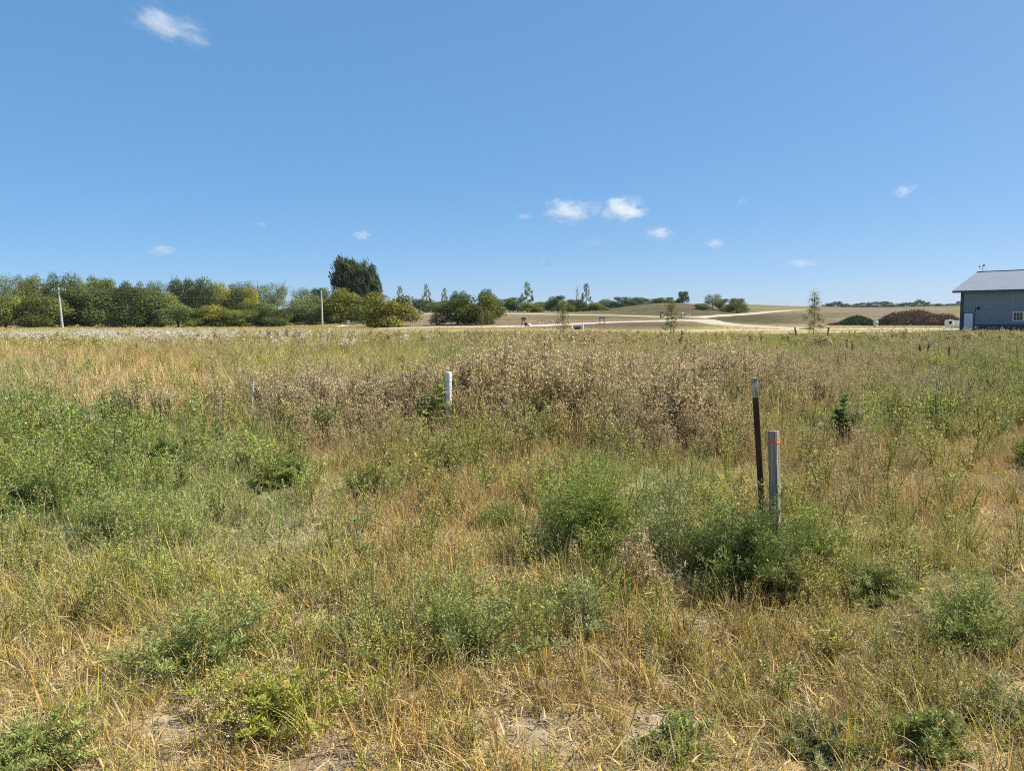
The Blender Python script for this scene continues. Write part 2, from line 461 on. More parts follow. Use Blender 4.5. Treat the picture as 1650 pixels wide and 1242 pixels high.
def ground_mat():
    m, nt, out = new_mat('ground soil and thatch')
    N = nt.nodes.new; L = nt.links.new
    a = N('ShaderNodeAttribute'); a.attribute_name = 'land'
    tc = N('ShaderNodeTexCoord')
    def noise(scale, detail, lo, hi):
        nz = N('ShaderNodeTexNoise'); nz.inputs['Scale'].default_value = scale; nz.inputs['Detail'].default_value = detail
        L(tc.outputs['Object'], nz.inputs['Vector'])
        r = N('ShaderNodeMapRange'); r.inputs['From Min'].default_value = 0.3; r.inputs['From Max'].default_value = 0.7
        r.inputs['To Min'].default_value = lo; r.inputs['To Max'].default_value = hi
        L(nz.outputs['Fac'], r.inputs['Value'])
        return nz, r
    nz1, r1 = noise(0.35, 6, 0.70, 1.28)
    nz2, r2 = noise(14.0, 8, 0.7, 1.3)
    nz4, r4 = noise(0.045, 5, 0.80, 1.18)
    nz5, r5 = noise(1.7, 4, 0.82, 1.16)
    mm = N('ShaderNodeMath'); mm.operation = 'MULTIPLY'; m4 = N('ShaderNodeMath'); m4.operation = 'MULTIPLY'; L(r4.outputs['Result'], m4.inputs[0]); L(r5.outputs['Result'], m4.inputs[1])
    m5 = N('ShaderNodeMath'); m5.operation = 'MULTIPLY'; L(m4.outputs['Value'], m5.inputs[0]); L(r2.outputs['Result'], m5.inputs[1])
    L(r1.outputs['Result'], mm.inputs[0]); L(m5.outputs['Value'], mm.inputs[1])
    vm = N('ShaderNodeVectorMath'); vm.operation = 'SCALE'
    L(a.outputs['Color'], vm.inputs[0]); L(mm.outputs['Value'], vm.inputs['Scale'])
    bs = N('ShaderNodeBsdfPrincipled'); bs.inputs['Roughness'].default_value = 0.95; bs.inputs['Specular IOR Level'].default_value = 0.1
    L(vm.outputs['Vector'], bs.inputs['Base Color'])
    nz3, r3 = noise(40.0, 8, 0, 1)
    # drying cracks and crumbs of the bare soil
    vo = N('ShaderNodeTexVoronoi'); vo.feature = 'DISTANCE_TO_EDGE'; vo.inputs['Scale'].default_value = 9.0
    nd = N('ShaderNodeTexNoise'); nd.inputs['Scale'].default_value = 6.0; nd.inputs['Detail'].default_value = 4
    L(tc.outputs['Object'], nd.inputs['Vector'])
    vadd = N('ShaderNodeVectorMath'); vadd.operation = 'MULTIPLY_ADD'; vadd.inputs[1].default_value = (0.25, 0.25, 0.25)
    L(nd.outputs['Color'], vadd.inputs[0]); L(tc.outputs['Object'], vadd.inputs[2]); L(vadd.outputs['Vector'], vo.inputs['Vector'])
    cr = N('ShaderNodeMapRange'); cr.inputs['From Max'].default_value = 0.05; L(vo.outputs['Distance'], cr.inputs['Value'])
    hm = N('ShaderNodeMath'); hm.operation = 'MULTIPLY'; L(r3.outputs['Result'], hm.inputs[0]); L(cr.outputs['Result'], hm.inputs[1])
    bp = N('ShaderNodeBump'); bp.inputs['Strength'].default_value = 0.5; bp.inputs['Distance'].default_value = 0.02
    L(hm.outputs['Value'], bp.inputs['Height']); L(bp.outputs['Normal'], bs.inputs['Normal'])
    L(bs.outputs['BSDF'], out.inputs['Surface'])
    return m
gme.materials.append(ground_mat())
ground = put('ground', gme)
tag(ground, 'tan dry soil and thatch of the meadow and the fields beyond', 'ground', kind='structure')

# ------------------------------------------------------------------ gravel roads
def gravel_mat(name, rgb, dirt):
    return plain_mat(name, rgb, 0.95, 0, 0.2, 0.6, 0.3, 0.1, dirt=dirt)
M_GRAVEL = gravel_mat('pale gravel', (0.52, 0.46, 0.36), (0.42, 0.36, 0.27))
M_APRON = gravel_mat('grey gravel', (0.36, 0.35, 0.33), (0.30, 0.28, 0.25))

def road(name, pts, mat, label, lift=0.08):
    """pts: (px column, depth, width in metres)."""
    c = []
    for px, d, w in pts:
        p = col_at(px, d); c.append((p.x, p.y, w * .78))
    c = np.array(c)
    s = np.concatenate([[0], np.cumsum(np.hypot(np.diff(c[:, 0]), np.diff(c[:, 1])))])
    u = np.linspace(0, s[-1], max(8, int(s[-1] / 2.5)))
    X = np.interp(u, s, c[:, 0]); Y = np.interp(u, s, c[:, 1]); W = np.interp(u, s, c[:, 2])
    ker = np.ones(9) / 9
    def sm(a):
        p = np.pad(a, 4, mode='edge'); return np.convolve(p, ker, 'valid')
    for _ in range(2): X, Y = sm(X), sm(Y)
    tx, ty = np.gradient(X), np.gradient(Y); l = np.hypot(tx, ty) + 1e-9
    nx_, ny_ = -ty / l, tx / l
    rng = np.random.RandomState(len(name) + len(pts))
    m = 7; v = []
    for j in range(m):
        f = (j / (m - 1) - 0.5)
        jit = 1 + ((0.7 * (fbm(X * .35 + j * 7, Y * .35, 61, 3) - 0.5) + .2 * (rng.rand(len(X)) - .5)) if j in (0, m - 1) else 0)
        xx, yy = X + nx_ * W * f * jit, Y + ny_ * W * f * jit
        zz = ground_z(xx, yy) + (lift if 0 < j < m - 1 else -0.05)
        v.append(np.stack([xx, yy, zz], -1))
    v = np.stack(v, 1)
    n = len(X); idx = np.arange(n * m).reshape(n, m)
    q = np.stack([idx[:-1, :-1], idx[:-1, 1:], idx[1:, 1:], idx[1:, :-1]], -1).reshape(-1, 4)
    gg = Geo(); gg.add(v.reshape(-1, 3), q)
    o = gg.build(name, mat, smooth=True)
    return tag(o, label, 'road', kind='structure')

road('gravel_road', [(560, 128, 8), (690, 128, 9), (760, 128, 10), (825, 129, 12), (880, 140, 9), (945, 163, 8), (1000, 180, 8), (1060, 200, 9), (1110, 216, 14)], M_GRAVEL,
     'pale gravel road crossing behind the meadow up to the junction')
road('gravel_road', [(1108, 219, 16), (1128, 205, 14), (1140, 180, 8), (1155, 150, 7), (1180, 127, 6.5), (1220, 110, 6), (1280, 100, 5), (1350, 97, 4)], M_GRAVEL,
     'pale gravel road curving down from the junction to the shed drive', lift=0.10)
road('gravel_road', [(1105, 222, 13), (1140, 243, 9), (1170, 265, 8), (1210, 300, 8), (1255, 345, 8), (1295, 400, 7)], M_GRAVEL,
     'pale gravel road climbing away to the right of the junction', lift=0.12)
road('gravel_road', [(640, 262, 6), (815, 258, 6), (900, 256, 6), (1000, 247, 6), (1060, 236, 6), (1100, 224, 8)], M_GRAVEL,
     'narrow gravel track along the foot of the tree row', lift=0.14)
road('gravel_road', [(1000, 96, 2.2), (1100, 97, 2.2), (1250, 96, 2.4), (1400, 99, 3), (1545, 106, 3.5), (1800, 110, 4)], M_GRAVEL,
     'straight gravel drive running behind the steel shed', lift=0.06)
road('gravel_road', [(1150, 88, 1.2), (1250, 87, 1.5), (1350, 87, 2.0), (1420, 88, 3.0), (1480, 90, 3.0), (1550, 95, 3.0), (1650, 98, 3.0)], M_GRAVEL,
     'near wheel track of the drive bending towards the shed', lift=0.06)
road('gravel_apron', [(1470, 86.5, 2.5), (1510, 87.5, 4.0), (1550, 89, 5.0), (1620, 92, 5)], M_APRON, 'grey gravel apron beside the shed corner', lift=0.05)

# ------------------------------------------------------------------ leaves and trees
def unit(v):
    return v / (np.linalg.norm(v, axis=-1, keepdims=True) + 1e-9)

def leaf_cards(g, c, axis_, nrm, length, width, tint=0.5, mixc=None):
    """Kite-shaped leaves: c base points, axis_ direction, nrm leaf normal."""
    n = len(c)
    axis_ = unit(axis_); side = unit(np.cross(nrm, axis_))
    L = np.broadcast_to(np.asarray(length, float), (n,))[:, None]; W = np.broadcast_to(np.asarray(width, float), (n,))[:, None]
    nn = np.cross(axis_, side)
    v = np.stack([c, c + axis_ * L * 0.45 + side * W * 0.5 - nn * L * 0.04, c + axis_ * L, c + axis_ * L * 0.45 - side * W * 0.5 - nn * L * 0.04], 1).reshape(-1, 3)
    q = np.arange(n * 4).reshape(n, 4)
    t = np.repeat(np.broadcast_to(np.asarray(tint, float), (n,)), 4)
    mc = None
    if mixc is not None:
        mc = np.repeat(np.broadcast_to(np.asarray(mixc, float), (n, 4)), 4, axis=0)
    g.add(v, q, tint=t, mixc=mc)

def rand_unit(rs, n):
    return unit(rs.normal(size=(n, 3)))

def crown_leaves(seed, lobes, n, size, up=0.6, shell=0.55, wild=0.8, streak=None, yellow=0.0):
    """lobes: (x, y, z, rx, rz). Leaves spread through the outer part of every lobe."""
    rs = np.random.RandomState(seed)
    g = Geo()
    lobes = np.asarray(lobes, float)
    vol = lobes[:, 3] ** 2
    cnt = np.maximum(20, (n * vol / vol.sum()).astype(int))
    for li, (lb, k) in enumerate(zip(lobes, cnt)):
        d = rand_unit(rs, k)
        # the surface of a lobe is itself lumpy
        lump = 1 + 0.22 * np.sin(d[:, 0] * 7 + li) * np.cos(d[:, 1] * 6 + li * 2) + 0.12 * np.sin(d[:, 2] * 11 + li)
        r = (shell + (1.08 - shell) * rs.rand(k) ** 0.7) * lump
        p = lb[:3] + d * np.stack([lb[3] * r, lb[3] * r, lb[4] * r], -1)
        keep = np.ones(k, bool)
        for lj, o in enumerate(lobes):
            if lj == li: continue
            q = (p - o[:3]) / np.array([o[3], o[3], o[4]])
            keep &= (np.linalg.norm(q, axis=1) > 0.62)
        keep &= p[:, 2] > 0.01
        p, d = p[keep], d[keep]
        k = len(p)
        if not k: continue
        nrm = unit(d * 1.3 + np.array([0, 0, up]) + rs.normal(size=(k, 3)) * wild * 0.5)
        ax = rand_unit(rs, k)
        if streak is not None:
            ax = unit(ax * 0.55 + np.asarray(streak))
        s = size * (0.6 + 0.8 * rs.rand(k))
        tint = np.clip(0.5 + 0.20 * rs.normal() + 0.18 * rs.normal(size=k), 0, 1)
        mc = np.zeros((k, 4))
        if yellow > 0:
            yl = (rs.rand(k) < yellow * (0.4 + 1.2 * rs.rand()))
            mc[yl] = (0.30, 0.24, 0.045, 0.75)
        leaf_cards(g, p, ax, nrm, s * (1.6 if streak is not None else 1), s * (0.42 if streak is not None else 0.62), tint, mc)
    return g

def trunk_geo(seed, top, r, limbs=5, lean=(0, 0), spread=0.28):
    rs = np.random.RandomState(seed)
    g = Geo()
    z = np.linspace(-0.03, top, 7)
    pts = np.stack([lean[0] * z + 0.012 * np.sin(z * 9 + seed), lean[1] * z + 0.012 * np.cos(z * 7 + seed), z], -1)
    g.tube(pts, r * np.linspace(1.25, 0.35, 7), 7)
    for i in range(limbs):
        z0 = top * (0.3 + 0.6 * rs.rand()); a = rs.rand() * 6.28 + i * 2.4
        b = np.array([lean[0] * z0, lean[1] * z0, z0]); L = spread * (0.6 + 0.6 * rs.rand())
        dirv = np.array([math.cos(a), math.sin(a), 0.8])
        p = np.array([b + dirv * L * s + np.array([0, 0, 0.08 * s * s]) for s in (0, 0.35, 0.7, 1.0)])
        g.tube(p, r * np.array([0.5, 0.38, 0.25, 0.1]), 5)
    return g

def lobes_round(seed, n=12, z0=0.2, flat=1.0):
    rs = np.random.RandomState(seed)
    L = [(0, 0, 0.58, 0.27, 0.30 * flat)]
    for i in range(n):
        a = i * 2.399 + rs.rand(); h = z0 + (0.93 - z0) * rs.rand() ** 0.8
        rad = 0.33 * math.sqrt(max(0.05, 1 - ((h - 0.5) / 0.55) ** 2)) * (0.75 + 0.35 * rs.rand())
        s = 0.13 + 0.09 * rs.rand()
        L.append((rad * math.cos(a), rad * math.sin(a), min(h, 1 - s * 0.85), s, s * (0.8 + 0.3 * rs.rand())))
    return L

def lobes_bush(seed, n=14):
    rs = np.random.RandomState(seed)
    L = [(0, 0, 0.38, 0.30, 0.34)]
    for i in range(n):
        a = i * 2.399 + rs.rand(); h = 0.05 + 0.82 * rs.rand()
        rad = 0.36 * math.sqrt(max(0.08, 1 - (h / 1.05) ** 2)) * (0.8 + 0.3 * rs.rand())
        s = 0.13 + 0.09 * rs.rand()
        L.append((rad * math.cos(a), rad * math.sin(a), min(h, 1 - s * .8), s, s * .85))
    return L

def lobes_spire(seed, n=26, w=0.36):
    rs = np.random.RandomState(seed)
    L = []
    for i in range(n):
        h = 0.16 + 0.80 * i / (n - 1); a = i * 2.399 + rs.rand()
        wid = w * (1.0 - 0.75 * (h ** 1.3)) * (0.55 + 0.6 * rs.rand())
        L.append((wid * math.cos(a), wid * math.sin(a), h * 0.96, 0.05 + 0.08 * (1 - h) * rs.rand(), 0.035 + 0.035 * rs.rand()))
    return L

def make_tree_meshes(kind, seed):
    if kind == 'round':
        c = crown_leaves(seed, lobes_round(seed, 15), 15000, 0.030); t = trunk_geo(seed, 0.7, 0.026, 6)
    elif kind == 'airy':
        c = crown_leaves(seed, lobes_round(seed, 16, 0.28, 0.8), 8000, 0.026, shell=0.25); t = trunk_geo(seed, 0.8, 0.024, 9, spread=0.34)
    elif kind == 'bush':
        c = crown_leaves(seed, lobes_bush(seed, 18), 17000, 0.031); t = trunk_geo(seed, 0.5, 0.022, 5)
    elif kind == 'yellow':
        c = crown_leaves(seed, lobes_bush(seed, 18), 13000, 0.036, yellow=0.16); t = trunk_geo(seed, 0.5, 0.022, 5)
    elif kind == 'spire':
        c = crown_leaves(seed, lobes_spire(seed, 28), 1300, 0.045, shell=0.1, yellow=0.05); t = trunk_geo(seed, 0.93, 0.014, 8, spread=0.16)
    elif kind == 'conifer':
        L = []
        for i in range(9):
            h = 0.08 + 0.1 * i; L.append((0, 0, h, 0.42 * (1 - h) + 0.03, 0.09))
        c = crown_leaves(seed, L, 3000, 0.05, shell=0.5); t = trunk_geo(seed, 0.9, 0.02, 0)
    elif kind == 'wind':
        rs = np.random.RandomState(seed)
        L = [(0.03, 0, 0.50, 0.34, 0.34), (-0.20, 0, 0.66, 0.26, 0.28), (0.14, 0, 0.60, 0.30, 0.30), (0.24, 0, 0.44, 0.24, 0.28), (-0.14, 0, 0.44, 0.26, 0.26)]
        for i in range(70):
            u = rs.rand(); x = -0.46 + 0.94 * u
            top = np.interp(x, [-.46, -.36, -.1, .15, .36, .48], [.90, .99, .97, .95, .84, .62])
            bot = np.interp(x, [-.46, -.3, 0, .3, .48], [.55, .3, .25, .28, .42])
            z = bot + (top - bot) * rs.rand() ** .55 - .06
            L.append((x, 0.5 * (rs.rand() - .5), z, 0.035 + 0.04 * rs.rand(), 0.05 + 0.06 * rs.rand()))
        c = crown_leaves(seed, L, 16000, 0.045, shell=0.35, streak=(-0.75, 0, 0.95)); t = trunk_geo(seed, 0.75, 0.028, 9, spread=0.4)
    elif kind == 'far':
        c = crown_leaves(seed, lobes_bush(seed, 9), 900, 0.10); t = trunk_geo(seed, 0.5, 0.03, 2)
    elif kind == 'bare':
        rs = np.random.RandomState(seed); c = crown_leaves(seed, lobes_spire(seed, 9, 0.5), 420, 0.05, shell=0.1); t = trunk_geo(seed, 0.95, 0.02, 16, spread=0.4)
    return c.mesh('crown'), t.mesh('trunk')

TREE_LIB = {}
def tree_meshes(kind, variant):
    key = (kind, variant)
    if key not in TREE_LIB:
        c, t = make_tree_meshes(kind, 100 + 37 * variant + len(kind) * 7)
        c.materials.append(M_LEAF); t.materials.append(M_BARK)
        TREE_LIB[key] = (c, t)
    return TREE_LIB[key]

_tr = random.Random(5)
def tree(name, cx, top, base, wpx, depth, rgb, kind, label, cat='tree', group=None, variant=None, rz=None, below=0.0):
    """A tree at pixel column cx, its top and foot at the given rows, standing on the ground at this depth."""
    p = col_at(cx, depth)
    ztop = at(cx, top, depth).z
    h = ztop - p.z
    w = wpx * depth / F
    root = empty(name, (p.x, p.y, p.z), _tr.uniform(0, 6.28) if rz is None else rz)
    c, t = tree_meshes(kind, variant if variant is not None else _tr.randrange(3))
    s = {'spire': 1.5, 'wind': 1.02, 'bare': 1.1, 'conifer': 1.15}.get(kind, 1.08)
    root.scale = (w * s, w * s, h)
    put('crown', c, root, color=rgb)
    put('trunk', t, root)
    return tag(root, label, cat, group)

DK = (0.110, 0.142, 0.041); MG = (0.181, 0.220, 0.046); GG = (0.197, 0.238, 0.081); YG = (0.348, 0.334, 0.052)
YL = (0.479, 0.406, 0.066); OL = (0.197, 0.218, 0.053); BG = (0.138, 0.186, 0.069); BR = (0.319, 0.254, 0.106)

# left tree line, back row (taller trees whose tops stand against the sky)
BACK = [(12, 447, 60, MG, 'airy', 'mid green tree top at the far left end of the tree line'),
        (48, 450, 58, OL, 'round', 'olive tree top just left of the crossarm pole'),
        (100, 443, 66, DK, 'round', 'tall dark tree top rising above the crossarm pole'),
        (140, 444, 56, MG, 'round', 'tall green tree top right of the crossarm pole'),
        (172, 451, 50, OL, 'round', 'rounded olive tree behind the dark thicket'),
        (205, 456, 50, DK, 'round', 'dark tree with a low top behind the dark thicket'),
        (236, 454, 42, BG, 'round', 'small blue green tree top left of the sky notch'),
        (266, 451, 46, MG, 'airy', 'loose green tree top beside the sky notch'),
        (300, 454, 56, DK, 'round', 'dark round tree right of the sky notch'),
        (328, 450, 58, DK, 'round', 'highest dark tree in the middle of the left tree line'),
        (356, 455, 54, YG, 'round', 'yellow green tree in the middle of the tree line'),
        (382, 458, 46, MG, 'round', 'green tree left of the pale yellow fringe'),
        (404, 464, 34, YG, 'round', 'pale yellow tree between two green ones'),
        (416, 452, 60, GG, 'airy', 'wide grey green tree with pale branches'),
        (448, 455, 46, GG, 'airy', 'grey green tree leaning over the gap in the tree line'),
        (488, 461, 46, MG, 'airy', 'bright green tree right of the gap in the tree line'),
        (516, 468, 40, DK, 'round', 'dark tree behind the plain wooden pole')]
for cx, top, w, col, kd, lab in BACK:
    tree('broadleaf_tree', cx, top - 1 + 2 * ((cx * 7) % 3 - 1), 525, w * .88, 262 + _tr.uniform(-12, 18), col, kd, lab, group='trees of the left tree line')
FRONT = [(8, 474, 64, OL, 'bush', 'olive thicket tree at the left edge of the photo'),
         (38, 474, 56, YG, 'yellow', 'yellowing tree near the left edge of the photo'),
         (70, 477, 66, OL, 'bush', 'olive bushy tree directly left of the crossarm pole'),
         (104, 466, 76, DK, 'bush', 'dark bushy tree directly behind the crossarm pole'),
         (142, 461, 78, DK, 'bush', 'dark dense tree first right of the crossarm pole'),
         (182, 460, 78, DK, 'bush', 'dark dense tree in the middle of the thicket'),
         (220, 462, 74, DK, 'bush', 'dark dense tree at the right end of the thicket'),
         (252, 470, 60, OL, 'bush', 'olive bushy tree closing the dark thicket on the right'),
         (286, 489, 58, GG, 'bush', 'low grey green shrub in front of the tree line'),
         (316, 496, 46, OL, 'bush', 'low olive shrub between grey and yellow shrubs'),
         (344, 491, 60, YG, 'yellow', 'low yellow topped shrub in front of the tree line'),
         (378, 494, 60, MG, 'bush', 'low bright green shrub in front of the tree line'),
         (412, 487, 60, MG, 'bush', 'green shrub left of the field gap'),
         (438, 490, 52, DK, 'bush', 'dark shrub beside the field gap'),
         (440, 511, 50, BR, 'bush', 'low brownish shrub at the foot of the tree line'),
         (474, 497, 46, DK, 'bush', 'dark shrub right of the field gap'),
         (500, 479, 58, GG, 'bush', 'grey green bushy tree behind the plain wooden pole'),
         (530, 484, 54, GG, 'bush', 'grey green bushy tree right of the plain wooden pole')]
for cx, top, w, col, kd, lab in FRONT:
    tree('bushy_tree', cx, top, 526, w * 1.2, 205 + _tr.uniform(-8, 12), col, kd, lab, group='thicket in front of the left tree line')
tree('windswept_tree', 575, 415, 522, 76, 228, (0.075, 0.100, 0.046), 'wind', 'tallest dark tree with foliage swept by the wind', rz=0.0, variant=0)
tree('broadleaf_tree', 550, 464, 526, 64, 200, (.22, .225, .05), 'yellow', 'yellow and orange tinted tree beside the white sign', variant=1)
tree('bushy_tree', 592, 480, 526, 66, 190, OL, 'bush', 'dark olive shrub under the windswept tree')
tree('bushy_tree', 626, 470, 528, 92, 152, (0.235, 0.225, 0.040), 'yellow', 'round yellow green bushy tree beside the windswept tree', variant=2)
tree('bushy_tree', 737, 481, 526, 78, 153, (0.095, 0.130, 0.032), 'bush', 'dark green left half of the bushy pair by the road', variant=0)
tree('bushy_tree', 775, 471, 526, 80, 151, (0.130, 0.160, 0.036), 'yellow', 'yellow tinged right half of the bushy pair by the road', variant=0)
tree('bare_shrub', 699, 504, 527, 14, 148, (0.14, 0.085, 0.075), 'bare', 'thin purplish bare shrub left of the bushy pair', cat='shrub')

# row of trees along the far field edge
ROW = [(660, 480, 20, BG, 'conifer', 'small dark conifer behind the yellow green tree'), (645, 458, 15, BG, 'spire', 'thin sapling top above the yellow green tree'),
       (676, 482, 22, BG, 'round', 'small round tree at the left end of the far row'), (688, 456, 17, GG, 'spire', 'tall thin grey sapling at the left of the far row'),
       (698, 482, 30, MG, 'bush', 'green bush below the tall grey sapling'), (717, 462, 15, GG, 'spire', 'thin sapling between two far trees'),
       (740, 469, 26, DK, 'round', 'dark round tree above the dark bushy half'), (722, 484, 26, MG, 'bush', 'green far bush left of the bushy pair'),
       (785, 466, 22, DK, 'round', 'dark round tree top above the yellow tinged bush'),
       (812, 481, 30, BG, 'bush', 'blue green tree just right of the bushy pair'), (834, 478, 28, DK, 'bush', 'dark tree left of the tallest far sapling'),
       (850, 452, 22, GG, 'spire', 'tallest grey green sapling of the far row'), (856, 484, 34, OL, 'bush', 'olive bush at the foot of the tallest sapling'),
       (876, 486, 32, BG, 'bush', 'blue green bush right of the tallest sapling'), (898, 476, 30, DK, 'bush', 'dark far tree above the near yellow sapling'),
       (914, 480, 24, MG, 'bush', 'green far tree right of the near yellow sapling'), (926, 482, 26, DK, 'bush', 'dark far bush left of the forked sapling'),
       (930, 463, 9, BR, 'bare', 'thin reddish dead sapling beside the forked one'), (945, 454, 20, GG, 'spire', 'tall forked pale sapling of the far row'),
       (950, 485, 34, MG, 'bush', 'green bush below the forked sapling'), (968, 494, 22, OL, 'bush', 'low olive bush at the foot of the hill')]
for cx, top, w, col, kd, lab in ROW:
    tree({'conifer': 'conifer', 'spire': 'sapling', 'bare': 'sapling'}.get(kd, 'far_tree'), cx, top, 503, w * (1.25 if kd in ('bush', 'round') else 1), 300 + _tr.uniform(-12, 14), col, kd, lab, group='row of trees along the far field')
HILL = [(976, 481, 36, BG, 'tree left of the hill'), (1002, 478, 34, DK, 'tree behind the left slope of the hill'), (1026, 476, 32, BG, 'tree behind the hill shoulder'),
        (1048, 481, 34, BG, 'tree behind the hill top'), (1072, 479, 34, DK, 'tree left of the lone round tree'), (1088, 482, 26, BG, 'low tree beside the lone round tree')]
for cx, top, w, col, lab in HILL:
    tree('far_tree', cx, top, 492, w, 470 + _tr.uniform(-10, 20), col, 'bush', 'dark hazy ' + lab, group='trees behind the hill')
tree('far_tree', 1100, 470, 488, 21, 462, DK, 'round', 'lone round dark tree crowning the hill', group='trees behind the hill')
SLOPE = [(1131, 487, 26, 300, BG, 'bush', 'dark leftmost shrub on the hill slope'), (1148, 473, 30, 318, GG, 'airy', 'tallest shrub of the slope clump with a bare tip'),
         (1164, 481, 26, 310, OL, 'bush', 'olive shrub between the tallest and the rightmost'), (1187, 480, 34, 303, MG, 'bush', 'broad rightmost shrub on the hill slope')]
for cx, top, w, d, col, kd, lab in SLOPE:
    tree('slope_shrub', cx, top, 505, w, d, col, kd, lab, cat='shrub', group='shrubs on the hill slope')
k_ = 0
for cx in range(1318, 1640, 11):
    top = 489 - 2.0 * math.sin(cx * 0.09) - _tr.uniform(0, 2.5) - (4 if 1417 < cx < 1437 else 0) - (3 if 1482 < cx < 1500 else 0) + (3 if cx < 1345 else 0)
    k_ += 1
    tree('distant_tree', cx + _tr.uniform(-3, 3), top, 496, _tr.uniform(15, 24), 860 + _tr.uniform(-30, 50), (0.075, 0.110, 0.045), 'far',
         'small blue green tree in the distant line left of the shed', group='distant tree line by the shed')

# ------------------------------------------------------------------ young planted trees in and behind the meadow
def young_tree(px, top, base_row, depth, wpx, rgb, seed, label, zlow=0.3, n=900, leaf=0.07, stake=True):
    p = col_at(px, depth); h = at(px, top, depth).z - p.z; w = wpx * depth / F
    root = empty('young_tree', (p.x, p.y, p.z), seed * 1.3)
    rs = np.random.RandomState(seed); L = []
    for i in range(17):
        f = i / 16; hh = zlow + (0.97 - zlow) * f; a = i * 2.399 + rs.rand()
        wd = 0.62 * w * (1 - f) ** .75 * min(1, .45 + 6 * f) * (0.45 + 0.6 * rs.rand())
        wd *= .8; L.append((wd * math.cos(a), wd * math.sin(a), hh * h, 0.15 * w + 0.10 * w * rs.rand() + 0.05, 0.075 * h * (0.7 + 0.6 * rs.rand())))
    c = crown_leaves(seed, L, n, leaf, shell=0.1, yellow=0.15)
    cm = c.mesh('crown'); cm.materials.append(M_BUSH); put('crown', cm, root, color=rgb)
    t = Geo(); z = np.linspace(-0.05, 0.93 * h, 8)
    t.tube(np.stack([0.02 * np.sin(z * 2 + seed), 0.02 * np.cos(z * 1.7), z], -1), 0.028 * np.linspace(1.3, 0.3, 8), 7)
    for l in L:
        b = np.array([0, 0, max(zlow * h * 0.8, l[2] - 0.18 * h)]); e = np.array(l[:3])
        t.tube(np.stack([b, b * 0.5 + e * 0.5 + [0, 0, -0.03], e]), [0.012, 0.009, 0.004], 4)
    t.build('trunk', M_BARK, root)
    return tag(root, label, 'tree', 'young planted trees')
young_tree(907, 489, 550, 46, 26, (0.22, 0.21, 0.06), 3, 'thin yellowing young tree standing alone in the middle of the meadow', 0.36, 800, 0.07)
young_tree(1081, 484, 546, 55, 30, (0.17, 0.185, 0.05), 5, 'young olive green tree in front of the road junction', 0.30, 1700, 0.08)
young_tree(1312, 471, 537, 73, 33, (0.20, 0.20, 0.05), 7, 'young upright tree in front of the pale field', 0.22, 2600, 0.09)
young_tree(776, 497, 530, 100, 12, (0.12, 0.13, 0.06), 9, 'slender pale young tree before the yellow tinged bush', 0.35, 500, 0.12)

# ------------------------------------------------------------------ steel shed
M_WALL = plain_mat('blue grey wall steel', (0.20, 0.235, 0.29), 0.5, 0.0, 0.12, 0.6, 0, 0.4)
M_DARKSTEEL = plain_mat('dark navy steel', (0.045, 0.058, 0.095), 0.45, 0.0, 0.15, 0.8, 0, 0.4)
M_ROOF = plain_mat('grey roof steel', (0.21, 0.235, 0.275), 0.5, 0.0, 0.10, 0.5, 0, 0.5)
M_TRIM = plain_mat('white trim', (0.78, 0.79, 0.80), 0.5, 0, 0.08, 3)
M_DOOR = plain_mat('pale door', (0.60, 0.64, 0.70), 0.45, 0, 0.06, 2)
M_GLASS = plain_mat('dark window glass', (0.015, 0.02, 0.022), 0.08, 0, 0.2, 2, 0, 0.7)
M_IRON = plain_mat('black iron', (0.02, 0.021, 0.024), 0.5, 0.3, 0.3, 12)
shed = empty('steel_shed', (48.9, 84.0, gz(48.9, 84.0)), R(-45))
tag(shed, 'blue grey ribbed steel shed with a pale door at the right edge of the field', 'shed')
WH, WL, HALF, RISE = 4.58, 26.0, 8.8, 2.18          # wall height, length, half span, roof rise
# local frame: x along the front wall, y towards the back, z up
DX0, DX1, DZ0, DZ1 = 0.28, 1.24, 0.12, 2.26
WX0, WX1, WZ0, WZ1 = 4.85, 6.75, 1.36, 2.30
w = Geo()
WAIN = 0.98
def wall_panel(g, x0, x1, z0, z1, y0=0.0, th=0.12, pitch=0.2286, rib=0.022):
    g.box((x0, y0, z0), (x1, y0 + th, z1))
    x = math.ceil(x0 / pitch) * pitch
    while x < x1 - 0.05:
        if x - 0.03 > x0:
            v = [[x - 0.03, y0, z0 + .002], [x - 0.012, y0 - rib, z0 + .002], [x + 0.012, y0 - rib, z0 + .002], [x + 0.03, y0, z0 + .002],
                 [x - 0.03, y0, z1 - .002], [x - 0.012, y0 - rib, z1 - .002], [x + 0.012, y0 - rib, z1 - .002], [x + 0.03, y0, z1 - .002]]
            g.add(v, [[0, 1, 5, 4], [1, 2, 6, 5], [2, 3, 7, 6]])
        x += pitch
wall_panel(w, 0, DX0, WAIN, WH); wall_panel(w, DX0, DX1, DZ1, WH); wall_panel(w, DX1, WX0, WAIN, WH)
wall_panel(w, WX0, WX1, WAIN, WZ0); wall_panel(w, WX0, WX1, WZ1, WH); wall_panel(w, WX1, WL, WAIN, WH)
